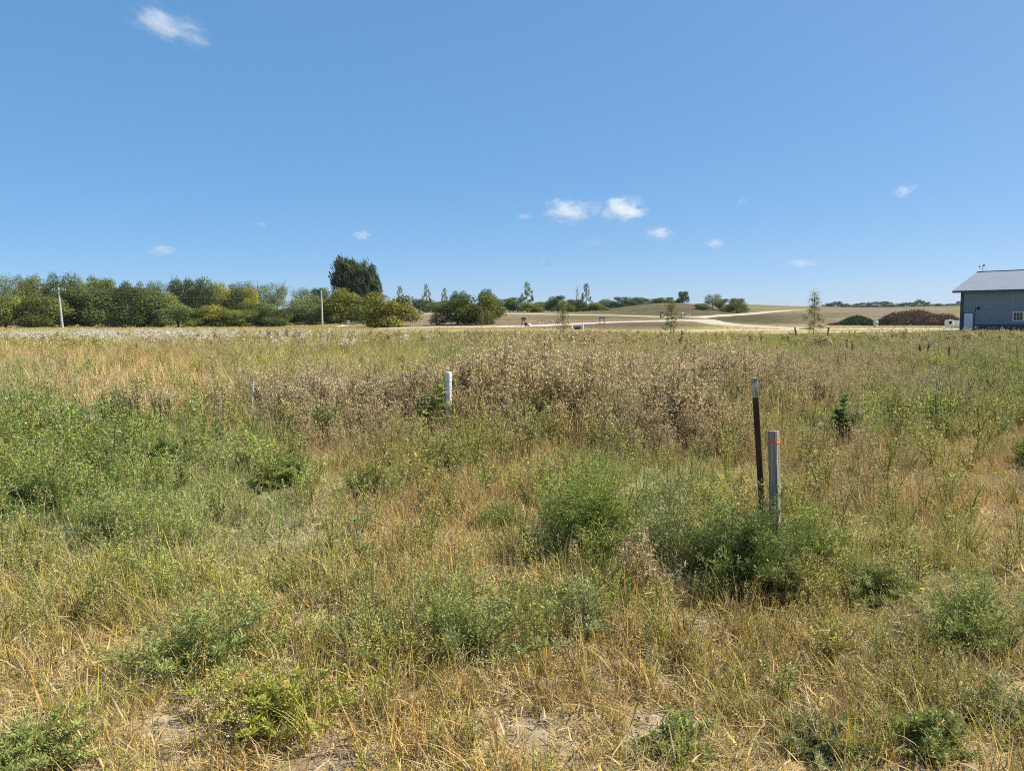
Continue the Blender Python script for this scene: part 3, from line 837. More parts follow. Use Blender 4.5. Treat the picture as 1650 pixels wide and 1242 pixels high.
# gables and rear
for x in (0.0, WL - 0.12):
    w.prism([(0.122, -0.5), (2 * HALF, -0.5), (2 * HALF, WH), (HALF, WH + RISE - 0.1), (0.122, WH)], x, x + 0.12,
            Matrix(((0, 0, 1, 0), (1, 0, 0, 0), (0, 1, 0, 0), (0, 0, 0, 1))))
w.box((0.122, 2 * HALF, -0.5), (WL - 0.122, 2 * HALF + 0.12, WH))
w.build('wall', M_WALL, shed)
b = Geo()
wall_panel(b, 0, DX0, -0.6, WAIN - 0.004, -0.004, 0.124); wall_panel(b, DX1, WL, -0.6, WAIN - 0.004, -0.004, 0.124)
b.box((DX1, -0.045, WAIN - 0.03), (WL, -0.0045, WAIN + 0.03))
b.build('wainscot', M_DARKSTEEL, shed)
c = Geo(); c.box((-0.07, -0.05, -0.6), (0.0, 0.10, WH)); c.box((0.0, -0.05, -0.6), (0.09, -0.026, WH))
c.build('corner_trim', M_DARKSTEEL, shed)
# roof: two slopes with standing ribs, overhanging the gable and the eave
EOV, GOV = 0.5, 0.75
sl = math.atan2(RISE, HALF); sc_ = math.hypot(RISE, HALF)
r = Geo()
for side in (1, -1):
    def rp(x, d, up):       # d = distance down the slope from the ridge
        y = HALF - side * (d * math.cos(sl)); z = WH + RISE - d * math.sin(sl) + 0.12 + up * math.cos(sl)
        return (x, y - side * up * math.sin(sl), z)
    D = sc_ + EOV / math.cos(sl)
    x0, x1 = -GOV, WL + GOV
    v = [rp(x0, 0.0, 0), rp(x1, 0.0, 0), rp(x1, D, 0), rp(x0, D, 0), rp(x0, 0.0, 0.06), rp(x1, 0.0, 0.06), rp(x1, D, 0.06), rp(x0, D, 0.06)]
    fl_ = [[0, 3, 2, 1], [4, 5, 6, 7], [0, 1, 5, 4], [1, 2, 6, 5], [2, 3, 7, 6], [3, 0, 4, 7]]
    r.add(v, [q[::-1] for q in fl_] if side == 1 else fl_)
    x = x0 + 0.15
    while x < x1:
        vv = [rp(x - .03, 0.05, .058), rp(x - .012, 0.05, .070), rp(x + .012, .05, .070), rp(x + .03, .05, .058),
              rp(x - .03, D, .058), rp(x - .012, D, .070), rp(x + .012, D, .070), rp(x + .03, D, .058)]
        rf_ = [[0, 1, 5, 4], [1, 2, 6, 5], [2, 3, 7, 6]]
        r.add(vv, [q[::-1] for q in rf_] if side == -1 else rf_)
        x += 0.3048
roof = r.build('roof', M_ROOF, shed)
f = Geo()
f.box((-GOV - 0.02, -EOV - 0.06, WH - 0.17), (WL + GOV, -EOV - 0.03, WH + 0.02))                   # fascia
f.box((-GOV, -EOV - 0.03, WH - 0.16), (WL + GOV, -0.03, WH - 0.12))                                # soffit
f.build('fascia', M_DARKSTEEL, shed)
rc = Geo()
rc.prism([(HALF - 0.24, WH + RISE + 0.09), (HALF, WH + RISE + 0.27), (HALF + 0.24, WH + RISE + 0.09)], -GOV - 0.03, WL + GOV + 0.03,
         Matrix(((0, 0, 1, 0), (1, 0, 0, 0), (0, 1, 0, 0), (0, 0, 0, 1))))
rc.build('ridge_cap', M_DARKSTEEL, roof)
rk = Geo()
for side in (1,):
    rk.add([rp_ for rp_ in []] or [[-GOV - 0.04, -EOV, WH - 0.12], [-GOV - 0.04, HALF, WH + RISE - 0.02], [-GOV - 0.04, HALF, WH + RISE + 0.2], [-GOV - 0.04, -EOV, WH + 0.06],
            [-GOV, -EOV, WH - 0.12], [-GOV, HALF, WH + RISE - 0.02], [-GOV, HALF, WH + RISE + 0.2], [-GOV, -EOV, WH + 0.06]],
           [[0, 1, 2, 3], [4, 7, 6, 5], [0, 4, 5, 1], [3, 2, 6, 7], [0, 3, 7, 4]])
rk.build('rake_trim', M_ROOF, roof)
# walk-in door
d = Geo(); d.box((DX0 + 0.05, -0.02, DZ0), (DX1 - 0.05, 0.03, DZ1 - 0.06))
for (a0, a1, z0, z1) in ((0.12, 0.42, 0.25, 1.0), (0.54, 0.84, 0.25, 1.0), (0.12, 0.42, 1.12, 1.95), (0.54, 0.84, 1.12, 1.95)):
    d.box((DX0 + a0, -0.028, DZ0 + z0), (DX0 + a1, -0.0205, DZ0 + z1))
door = d.build('door', M_DOOR, shed)
k = Geo(); k.tube([(DX1 - 0.15, -0.02, 1.12), (DX1 - 0.15, -0.06, 1.12), (DX1 - 0.15, -0.065, 1.12), (DX1 - 0.15, -0.10, 1.12)], [0.018, 0.018, 0.036, 0.03], 10)
k.build('door_knob', M_IRON, door)
df_ = Geo(); df_.box((DX0 - 0.03, -0.035, DZ0 - .3), (DX0 + 0.05, 0.06, DZ1)); df_.box((DX1 - 0.05, -0.035, DZ0 - .3), (DX1 + 0.03, 0.06, DZ1)); df_.box((DX0 - 0.03, -0.037, DZ1 - 0.06), (DX1 + 0.03, 0.06, DZ1 + 0.02))
df_.box((DX0 + .05, -0.033, DZ0 - .3), (DX1 - .05, 0.06, DZ0 - .002))
df_.build('door_frame', M_DARKSTEEL, shed)
# slider window with white frame and grilles
wf = Geo()
T = 0.075; ym, yb = -0.05, 0.03
wf.box((WX0, ym, WZ0), (WX1, yb, WZ0 + T)); wf.box((WX0, ym, WZ1 - T), (WX1, yb, WZ1)); wf.box((WX0, ym, WZ0 + T), (WX0 + T, yb, WZ1 - T)); wf.box((WX1 - T, ym, WZ0 + T), (WX1, yb, WZ1 - T))
xm = (WX0 + WX1) / 2; wf.box((xm - 0.05, ym, WZ0 + T), (xm + 0.05, yb, WZ1 - T))
for xa, xb in ((WX0 + T, xm - 0.05), (xm + 0.05, WX1 - T)):
    zc = (WZ0 + WZ1) / 2
    for i in (1, 2):
        xx = xa + (xb - xa) * i / 3; wf.box((xx - 0.011, -0.012, WZ0 + T), (xx + 0.011, 0.01, WZ1 - T))
    wf.box((xa, -0.014, zc - 0.011), (xb, 0.01, zc + 0.011))
win = wf.build('window', M_TRIM, shed)
gl = Geo(); gl.box((WX0 + .04, 0.011, WZ0 + .04), (WX1 - .04, 0.022, WZ1 - .04)); gl.build('pane', M_GLASS, win)
# gooseneck lamp bracket beside the door, its conduit, and a small white meter box
gn = Geo(); z = np.linspace(0.5, 2.3, 6)
pts = [(DX1 + 0.12, -0.03, zz) for zz in z] + [(DX1 + 0.14, -0.06, 2.5), (DX1 + 0.22, -0.14, 2.68), (DX1 + 0.33, -0.22, 2.78), (DX1 + 0.45, -0.28, 2.78)]
gn.tube(pts, 0.026, 8)
gn.tube([(DX1 + 0.40, -0.26, 2.83), (DX1 + 0.44, -0.275, 2.80), (DX1 + 0.54, -0.32, 2.70)], [0.05, 0.10, 0.17], 12)
gn.build('gooseneck_lamp', M_IRON, shed)
mb = Geo(); mb.box((DX1 + 0.17, -0.13, 0.58), (DX1 + 0.36, -0.03, 0.80)); mb.tube([(DX1 + .265, -.13, .70), (DX1 + .265, -.17, .70)], [.075, .07], 12)
mb.build('meter_box', M_TRIM, shed)
# weather vane on the ridge
wv = Geo(); vx, vz = -0.25, WH + RISE + 0.2; KV = .72
wv.tube([(vx, HALF, vz), (vx, HALF, vz + 1.15)], [0.028, 0.018], 8)
wv.tube([(vx - 0.35, HALF, vz + 0.48), (vx + 0.35, HALF, vz + 0.48)], 0.016, 6); wv.tube([(vx, HALF - .35, vz + 0.48), (vx, HALF + .35, vz + 0.48)], 0.016, 6)
wv.tube([(vx - 0.5, HALF + .1, vz + 0.85), (vx + 0.45, HALF - .1, vz + 0.85)], 0.018, 6)
wv.prism([(-.02, 0), (.30, -.12), (.30, .16)], -0.008, 0.008, Matrix.Translation((vx - 0.68, HALF + .1, vz + .84)) @ Matrix.Rotation(R(90), 4, 'X'))
wv.prism([(-.12, 0), (.12, 0), (.17, .22), (.05, .3), (-.1, .16)], -0.012, 0.012, Matrix.Translation((vx + .12, HALF, vz + 0.88)) @ Matrix.Rotation(R(90), 4, 'X'))
for q_ in wv.V: q_[:] = (q_ - [vx, HALF, vz]) * KV + [vx, HALF, vz]
wv.build('weather_vane', M_IRON, shed)
ds = Geo(); ds.box((0.12, -0.11, -0.5), (0.2, -0.03, WH - .2)); ds.build('downspout', M_DARKSTEEL, shed)

# ------------------------------------------------------------------ utility poles and wire
M_POLE = plain_mat('weathered pole wood', (0.52, 0.50, 0.46), 0.9, 0, 0.25, 3, 0.3, 0.1, (6, 6, 0.3))
M_PALE = plain_mat('pale pole wood', (0.55, 0.52, 0.40), 0.9, 0, 0.2, 3, 0.3, 0.1, (6, 6, 0.3))
M_PORC = plain_mat('glazed grey insulator', (0.5, 0.5, 0.52), 0.3, 0, 0.2, 20)
p1 = col_at(99.5, 190); t1 = at(96, 463, 190)
h1 = t1.z - p1.z
up = empty('utility_pole', (p1.x, p1.y, p1.z), R(-18))
up.rotation_euler = (0, R(-3.2), R(-18))
tag(up, 'leaning grey utility pole with a crossarm in front of the dark thicket', 'utility pole')
g = Geo(); g.tube([(0, 0, -0.6), (0, 0, h1 * 0.5), (0, 0, h1)], [0.30, 0.26, 0.20], 10); g.build('pole', M_POLE, up)
ca = Geo(); ca.box((-1.9, -0.44, h1 - 0.78), (1.9, -0.27, h1 - 0.5)); ca.box((-1.9, 0.27, h1 - 0.78), (1.9, 0.44, h1 - 0.5))
for s in (-1, 1):
    ca.tube([(s * 0.95, -0.34, h1 - 0.72), (0, -0.34, h1 - 1.6)], 0.04, 6)
carm = ca.build('crossarm', M_POLE, up)
for x in (-1.55, -0.85, 0.85, 1.55):
    i_ = Geo(); i_.tube([(x, -0.35, h1 - 0.52), (x, -0.35, h1 - 0.42), (x, -0.35, h1 - 0.36), (x, -0.35, h1 - 0.22), (x, -0.35, h1 - 0.17)], [0.03, 0.03, 0.12, 0.10, 0.04], 10)
    i_.build('insulator', M_PORC, carm)
tr_ = Geo(); tr_.tube([(0.32, -0.36, h1 - 1.75), (0.32, -0.36, h1 - 0.95)], [0.2, 0.2], 12); tr_.tube([(0.32, -0.36, h1 - 0.95), (0.32, -0.36, h1 - 0.82)], [0.06, 0.05], 8)
tr_.build('transformer', plain_mat('grey transformer paint', (0.33, 0.35, 0.36), 0.4), up)
p2 = col_at(519, 190); h2 = at(518, 469, 190).z - p2.z
up2 = empty('utility_pole', (p2.x, p2.y, p2.z)); tag(up2, 'plain pale wooden pole without a crossarm before the grey green trees', 'utility pole')
g = Geo(); g.tube([(0, 0, -0.6), (0, 0, h2 * 0.5), (0, 0, h2)], [0.25, 0.22, 0.17], 10); g.build('pole', M_PALE, up2)
g = Geo(); g.tube([(0, 0, h2), (0, 0, h2 + .12)], [0.19, 0.05], 10)
g.build('pole_cap', M_PORC, up2)
wr = Geo()
a_, b_ = Vector((t1.x, 190, t1.z - 0.4)), Vector((p2.x, 190, p2.z + h2 - 0.5))
for dy, dz in ((-0.14, 0.0), (0.3, -0.9)):
    f_ = np.linspace(0, 1, 24); x = a_.x + (b_.x - a_.x) * f_; z = a_.z + dz + (b_.z - a_.z - dz * 0.6) * f_ - 1.1 * 4 * f_ * (1 - f_)
    wr.tube(np.stack([x, np.full(24, 190 + dy), z], -1), 0.012, 5)
tag(wr.build('overhead_wire', plain_mat('aluminium wire', (0.5, 0.5, 0.5), 0.4, 0.6)), 'pair of thin grey wires strung between the two poles', 'wire')

# ------------------------------------------------------------------ small far things by the road
M_WHITE = plain_mat('weathered white paint', (0.80, 0.80, 0.78), 0.5, 0, 0.12, 2)
M_RED = plain_mat('rusty red paint', (0.26, 0.060, 0.045), 0.7, 0, 0.5, 5, 0.3)
M_DKWOOD = plain_mat('dark stained wood', (0.05, 0.040, 0.034), 0.85, 0, 0.4, 6, 0.3)
M_STONE = plain_mat('grey limestone', (0.42, 0.38, 0.31), 0.9, 0, 0.3, 4, 0.5)
M_CREAM = plain_mat('cream plastic', (0.74, 0.69, 0.54), 0.5, 0, 0.12, 2)

def spot(px, row, depth):
    p = col_at(px, depth); return p, at(px, row, depth).z - p.z

p, h = spot(561.5, 516, 165)
o = empty('sign', (p.x, p.y, p.z), 0.1); tag(o, 'small white square sign on a post in front of the yellow green trees', 'sign')
g = Geo(); g.box((-0.3, -0.02, h - 0.85), (0.3, 0.02, h)); g.box((-0.1, -0.024, h - .6), (0.12, -0.021, h - .52)); g.build('sign_board', M_WHITE, o)
g = Geo(); g.box((-0.07, 0.021, -0.3), (0.07, 0.14, h - 0.05)); g.build('post', M_WHITE, o)
p, h = spot(551, 524.5, 172)
o = empty('propane_tank', (p.x, p.y, p.z), 0.15); tag(o, 'low white tank half hidden behind the meadow beside the white sign', 'tank')
g = Geo(); rr = 0.42; zz = h - rr
g.tube([(-1.35, 0, zz), (-1.3, 0, zz), (-1.1, 0, zz), (1.1, 0, zz), (1.3, 0, zz), (1.35, 0, zz)], [0.05, 0.25, rr, rr, 0.25, 0.05], 14); g.build('tank_body', M_WHITE, o, True)
for s in (-0.8, 0.8):
    g = Geo(); g.box((s - 0.1, -0.3, -0.2), (s + 0.1, 0.3, zz - rr * 0.7)); g.build('leg', M_STONE, o)
g = Geo(); g.tube([(0, 0, zz + rr - .02), (0, 0, zz + rr + .15), (0, 0, zz + rr + .2)], [0.15, 0.15, 0.08], 10); g.build('valve_dome', M_WHITE, o)

p, h = spot(843.5, 511, 134)
o = empty('pump_stand', (p.x, p.y, p.z), 0.3); tag(o, 'rusty red metal frame with a dark top beside the gravel road', 'machine')
for sx in (-0.33, 0.33):
    g = Geo(); g.tube([(sx * 1.25, -0.1, -0.1), (sx * 0.6, 0, h - 0.35)], [0.085, 0.07], 8); g.build('leg', M_RED, o)
g = Geo(); g.tube([(-.33, 0, h * .33), (.33, 0, h * .33)], 0.05, 8); g.build('crossbar', M_RED, o); g = Geo(); g.tube([(-.28, 0, h * .62), (.28, 0, h * .62)], 0.05, 8); g.build('crossbar', M_RED, o)
g = Geo(); g.box((-.36, -.26, h - .45), (.36, .26, h - .1)); g.tube([(0, 0, h - .1), (0, 0, h)], [.25, .12], 10); g.build('motor_housing', M_DKWOOD, o)
g = Geo(); g.tube([(.45, -.25, .3), (.45, .12, .3)], .3, 14); g.build('wheel', M_IRON, o)
def boulder(px, depth, r, mat, label, name='boulder', cat='rock', seed=1, squash=0.8):
    p = col_at(px, depth)
    bm = bmesh.new(); bmesh.ops.create_icosphere(bm, subdivisions=3, radius=r)
    rs = np.random.RandomState(seed); dd = rand_unit(rs, 7)
    for v in bm.verts:
        u_ = np.array(v.co) / r; k_ = 1 + 0.14 * sum(math.sin(3.1 * float(u_ @ q) + i) for i, q in enumerate(dd)) / 2.2
        v.co = Vector(v.co) * k_; v.co.z = max(v.co.z * squash + r * squash * 0.7, -0.1)
    me = bpy.data.meshes.new(name); bm.to_mesh(me); bm.free(); me.materials.append(mat)
    for q in me.polygons: q.use_smooth = True
    o = put(name, me, loc=(p.x, p.y, p.z)); return tag(o, label, cat)
boulder(852, 132, 0.42, M_CREAM, 'rounded cream boulder beside the rusty red frame', seed=4)

p, h = spot(970, 511, 150)
o = empty('notice_board', (p.x, p.y, p.z), 0.2); tag(o, 'dark wooden frame of two posts and a crossbar in the ditch', 'sign frame')
for s in (-0.42, 0.42):
    g = Geo(); g.box((s - .06, -.06, -.3), (s + .06, .06, h - .002)); g.build('post', M_DKWOOD, o)
g = Geo(); g.box((-.62, -.105, h - .2), (.62, -.062, h - .04)); g.build('crossbar', M_DKWOOD, o)
for px, row, lab in ((921.5, 524, 'short white post right of the near yellowing young tree'), (939.5, 519, 'taller white post left of the dark wooden frame')):
    p, h = spot(px, row, 104)
    o = empty('marker_post', (p.x, p.y, p.z)); tag(o, lab, 'post', 'white marker posts')
    g = Geo(); g.prism([(.09 * math.cos(a), .09 * math.sin(a)) for a in np.arange(8) * math.pi / 4], -.3, h - .06); g.build('post', M_WHITE, o)
    g = Geo(); g.tube([(0, 0, h - .06), (0, 0, h)], [.105, .04], 8); g.build('post_cap', M_WHITE, o)
p, h = spot(930, 527.5, 104)
o = empty('low_barrier', (p.x, p.y, p.z), 0.1); tag(o, 'low dark log lying between the two white posts', 'log')
g = Geo(); g.tube([(-.35, 0, .25), (0, .02, .29), (.45, 0, .26)], [.2, .22, .19], 10); g.build('log', M_DKWOOD, o)
g = Geo(); g.tube([(.45, 0, .45), (.75, .05, .43)], [.09, .08], 8); g.build('pale_branch_stub', M_CREAM, o)

for px, top, wpx, lab, capm in ((1066.5, 502, 5.5, 'dark capped stone gate pillar left of the junction', M_DKWOOD), (1099.5, 503.5, 3.4, 'pale slim gate pillar right of the young olive tree', M_CREAM)):
    p, h = spot(px, top, 228); ww = wpx * 228 / F / 2
    o = empty('gate_pillar', (p.x, p.y, p.z), 0.35); tag(o, lab, 'pillar', 'gate pillars at the junction')
    g = Geo(); g.box((-ww * .8, -ww * .8, -.4), (ww * .8, ww * .8, h - .3)); g.box((-ww * .9, -ww * .9, -.4), (ww * .9, ww * .9, .3)); g.build('pillar_shaft', M_STONE, o)
    g = Geo(); g.box((-ww, -ww, h - .3), (ww, ww, h - .12))
    g.add([(-ww * .8, -ww * .8, h - .12), (ww * .8, -ww * .8, h - .12), (ww * .8, ww * .8, h - .12), (-ww * .8, ww * .8, h - .12), (0, 0, h)], None, [[0, 1, 4], [1, 2, 4], [2, 3, 4], [3, 0, 4]])
    g.build('pillar_cap', capm, o)
for px, top, wpx, lab in ((1107, 508, 3.4, 'low wide white stone right of the slim gate pillar'), (1111.5, 506.5, 1.7, 'narrow upright white stone at the right of the gate stones')):
    p, h = spot(px, top, 232); ww = wpx * 232 / F / 2
    g = Geo(); n_ = 7
    prof = [(-ww, -.2)] + [(ww, -.2)] + [(ww * math.cos(a), h - ww * .5 + ww * .5 * math.sin(a)) for a in np.linspace(0, math.pi, n_)]
    g.prism(prof, -0.12, 0.12, Matrix.Rotation(R(90), 4, 'X'))
    o = g.build('white_stone', M_WHITE); o.location = p; tag(o, lab, 'stone', 'white stones at the junction')

# white tanks near the brush pile
def tote(px, top, wpx, depth, label, rz, legs):
    p, h = spot(px, top, depth); ww = wpx * depth / F / 2
    o = empty('water_tank', (p.x, p.y, p.z), rz); tag(o, label, 'tank', 'pale tanks beside the brush pile')
    z0 = 0.42 * h if legs else 0.0
    g = Geo()
    n_ = 14; prof = [(ww * abs(math.cos(a)) ** .6 * np.sign(math.cos(a)), ww * .75 * abs(math.sin(a)) ** .6 * np.sign(math.sin(a))) for a in np.arange(n_) * 2 * math.pi / n_]
    g.prism(prof, z0 - (0 if legs else .2), z0 + (h - z0) * .86)
    g.prism([(x * .8, y * .8) for x, y in prof], z0 + (h - z0) * .86, h - .04)
    g.build('tank_body', M_CREAM if not legs else M_WHITE, o)
    g = Geo(); g.tube([(0.05, -ww * .76, z0 + (h - z0) * .45), (0.05, -ww * .79, z0 + (h - z0) * .45)], min(.2, ww * .35), 12); g.build('opening', M_IRON, o)
    g = Geo(); g.tube([(0, 0, h - .04), (0, 0, h)], [.16, .14], 10); g.build('lid', M_DKWOOD if not legs else M_WHITE, o)
    if legs:
        for sx in (-.7, -.2, .3, .75):
            g = Geo(); g.box((ww * sx - .05, -ww * .4, -.3), (ww * sx + .05, -ww * .3, z0)); g.build('leg', M_WHITE, o)
    return o
tote(1411.5, 515.5, 7, 112, 'pale upright tank with a dark opening at the left end of the brush pile', 0.2, False)
tote(1530, 515, 13, 104, 'white tank on short legs between the brush pile and the shed', -0.3, True)
p, h = spot(1541, 516.5, 106)
o = empty('stone_slab', (p.x, p.y, p.z), -.2); tag(o, 'pale block peeking out behind the shed corner', 'block')
g = Geo(); g.box((-.5, -.4, -.2), (.9, .4, h * .55)); g.build('block_base', M_CREAM, o); g = Geo(); g.box((-.62, -.5, h * .55), (1.0, .5, h)); g.build('block_top', M_WHITE, o)

# ------------------------------------------------------------------ brush pile and green mound
def mound(px, top, wpx, depth, name, leaf_rgb, stick_rgb, label, seed, nleaf, nstick, profile, leaf_top=True):
    p, h = spot(px, top, depth); w_ = wpx * depth / F
    rs = np.random.RandomState(seed)
    root = empty(name, (p.x, p.y, p.z), 0.0); tag(root, label, 'brush pile')
    prof = np.array(profile)
    def surf(n, lo, hi):
        x = rs.rand(n); hh = np.interp(x, prof[:, 0], prof[:, 1]) * h
        a = rs.rand(n) * math.pi; rad = lo + (hi - lo) * rs.rand(n) ** .5
        y = np.cos(a) * w_ * 0.22 * rad; z = np.sin(a) ** .8 * hh * rad
        return np.stack([(x - .5) * w_, y, z], -1)
    g = Geo()
    P = surf(nstick, .5, 1.0); d = unit(rand_unit(rs, nstick) * [1, .7, .55])
    leaf_cards(g, P - d * .35, d, rand_unit(rs, nstick), .5 + .6 * rs.rand(nstick), .035 + .04 * rs.rand(nstick), rs.rand(nstick))
    m = g.mesh('sticks'); m.materials.append(M_BUSH); put('sticks', m, root, color=stick_rgb)
    g = Geo(); P = surf(nleaf, .75, 1.05)
    if leaf_top: P = P[P[:, 2] > 0.5 * np.interp(P[:, 0] / w_ + .5, prof[:, 0], prof[:, 1]) * h]
    n = len(P); leaf_cards(g, P, unit(rand_unit(rs, n) + [0, 0, .8]), rand_unit(rs, n), .16 + .2 * rs.rand(n), .1, np.clip(.5 + .25 * rs.normal(size=n), 0, 1))
    m = g.mesh('foliage'); m.materials.append(M_BUSH); put('foliage', m, root, color=leaf_rgb)
    g = Geo(); n = 15
    V = []
    for i in range(n):
        x = i / (n - 1); hh = np.interp(x, prof[:, 0], prof[:, 1]) * h * .86
        for j in range(9):
            a = math.pi * j / 8; V.append(((x - .5) * w_ * .97, math.cos(a) * w_ * .2, math.sin(a) * hh - .15))
    q = [[i * 9 + j, i * 9 + j + 1, (i + 1) * 9 + j + 1, (i + 1) * 9 + j] for i in range(n - 1) for j in range(8)]
    g.add(V, q); g.build('heap', plain_mat(name + ' earth', tuple(c * .8 for c in stick_rgb), .95, 0, .4, 3, .6), root)
    return root
mound(1478, 500, 124, 124, 'brush_pile', (0.055, 0.07, 0.025), (0.150, 0.092, 0.080), 'long purplish brown brush pile with green tops beside the shed', 3, 2600, 5200,
      [(0, .05), (.07, .45), (.16, .78), (.28, .86), (.5, 1.0), (.6, .98), (.66, .72), (.75, .66), (.88, .72), (.96, .5), (1, .1)])
mound(1376, 510, 76, 122, 'green_mound', (0.05, 0.09, 0.03), (0.115, 0.085, 0.07), 'low mound covered with green weeds left of the brush pile', 6, 3200, 900,
      [(0, .05), (.2, .2), (.38, .75), (.5, .95), (.62, 1.0), (.75, .8), (.9, .35), (1, .08)], False)

# ------------------------------------------------------------------ posts in the meadow
M_GREYWOOD = plain_mat('weathered grey timber', (0.40, 0.345, 0.275), 0.9, 0, 0.5, 5, 0.9, 0.1, (14, 14, 0.6), dirt=(0.13, 0.11, 0.09))
M_ORANGE = plain_mat('faded orange twine', (0.85, 0.26, 0.05), 0.7, 0, 0.35, 30)
M_RUST = plain_mat('rusty dark steel', (0.130, 0.062, 0.036), 0.85, 0.0, 0.5, 9, 0.6, 0.2, (1, 1, .4), dirt=(0.035, 0.024, 0.020))
M_TIP = plain_mat('chipped white paint', (0.60, 0.59, 0.52), 0.6, 0, 0.3, 25, 0.3, dirt=(0.16, 0.12, 0.09))
M_PVC = plain_mat('white plastic pipe', (0.83, 0.86, 0.87), 0.4, 0, 0.06, 7, 0, 0.5, dirt=(0.62, 0.63, 0.60))
M_ROD = plain_mat('grey fibreglass rod', (0.60, 0.55, 0.52), 0.6, 0, 0.3, 10)

d_ = 4.75
p = col_at(1252, d_); pb = at(1252, 900, d_); pt = at(1248, 695, d_)
o = empty('wooden_post', (pb.x, d_, p.z), R(-44)); tag(o, 'grey weathered wooden post with orange twine near its top', 'post')
hh = pt.z - p.z
g = Geo()
# square timber with worn edges and a slightly domed, split top
e, s = 0.0285, 0.007
prof = [(-e + s, -e), (e - s, -e), (e, -e + s), (e, e - s), (e - s, e), (-e + s, e), (-e, e - s), (-e, -e + s)]
zs = np.linspace(-0.3, hh, 14); rs = np.random.RandomState(4)
V = []
lean = (pt.x - pb.x) / (pt.z - pb.z)
for zz in zs:
    for (x, y) in prof: V.append((x + rs.normal() * .0008, y + rs.normal() * .0008, zz))
n = len(prof); q = [[i * n + j, i * n + (j + 1) % n, (i + 1) * n + (j + 1) % n, (i + 1) * n + j] for i in range(len(zs) - 1) for j in range(n)]
V.append((0, 0, hh + .004)); L0 = (len(zs) - 1) * n
g.add(V, q, [[len(V) - 1, L0 + j, L0 + (j + 1) % n] for j in range(n)])
g.build('timber', M_GREYWOOD, o)
tw = Geo()
for k_, (za, tilt, rr) in enumerate(((hh - .062, .012, .0022), (hh - .066, -.010, .0022), (hh - .071, .004, .0022), (hh - .058, -.004, .002))):
    lp = [(x * 1.07, y * 1.07, za + tilt * (x / e)) for x, y in prof]; lp.append(lp[0]); tw.tube(lp, rr, 6, caps=False)
tw.build('orange_twine', M_ORANGE, o)
o.rotation_euler = (0, math.atan(lean), R(-44)); o.rotation_mode = 'XYZ'

d_ = 5.25
p = col_at(1224, d_); pb = at(1226, 800, d_); pt = at(1213, 607, d_)
hh = pt.z - p.z; lean = (pt.x - pb.x) / (pt.z - pb.z)
o = empty('fence_post', (pt.x - lean * hh, d_, p.z)); tag(o, 'tall rusty steel fence post with a chipped white tip', 'fence post')
o.rotation_euler = (R(1.5), math.atan(lean), R(0))
T_ = [(-.019, .004), (.019, .004), (.019, 0), (.0035, -.001), (.0028, -.034), (-.0028, -.034), (-.0035, -.001), (-.019, 0)]
def tee(g, z0, z1):
    M = Matrix.Rotation(R(150), 4, 'Z')
    fl = [(-.020, .000), (.020, .000), (.020, .0045), (-.020, .0045)]; wb_ = [(-.003, -.036), (.003, -.036), (.003, -.0002), (-.003, -.0002)]
    g.prism(fl, z0, z1, M); g.prism(wb_, z0, z1, M)
g = Geo(); tee(g, -0.4, hh - .135)
M = Matrix.Rotation(R(150), 4, 'Z')
zz = 0.05
while zz < hh - .2:
    g.box((-.006, .0047, zz), (.006, .013, zz + .017), M); zz += .054
g.build('post_shaft', M_RUST, o)
g = Geo(); tee(g, hh - .135, hh); g.build('painted_tip', M_TIP, o)

d_ = 11.2
p = col_at(720, d_); ht = at(720, 599.5, d_).z - p.z
o = empty('plastic_pipe', (p.x, d_, p.z)); o.rotation_euler = (0, R(0.6), 0); tag(o, 'upright white plastic pipe standing in the dry weeds', 'pipe')
g = Geo(); g.tube([(0, 0, -.3), (0, 0, ht - .13)], [.0445, .0445], 24, caps=False); g.build('pipe', M_PVC, o, True)
g = Geo(); g.tube([(0, 0, ht - .135), (0, 0, ht - .13), (0, 0, ht - .02), (0, 0, ht - .004), (0, 0, ht)], [.047, .050, .050, .047, .042], 24); g.build('pipe_cap', M_PVC, o)

d_ = 11.5
p = col_at(405, d_); pt = at(408, 611, d_); pb = at(405, 672, d_); hh = pt.z - p.z; lean = (pt.x - pb.x) / (pt.z - pb.z)
o = empty('marker_rod', (pt.x - lean * hh, d_, p.z)); o.rotation_euler = (0, math.atan(lean), 0); tag(o, 'thin leaning grey rod in the meadow left of the pipe', 'rod')
g = Geo(); g.tube([(0, 0, -.2), (0, 0, hh - .06)], [.017, .016], 10); g.build('rod', M_ROD, o); g = Geo(); g.tube([(0, 0, hh - .06), (0, 0, hh)], [.018, .013], 10); g.build('rod_tip', M_TIP, o)

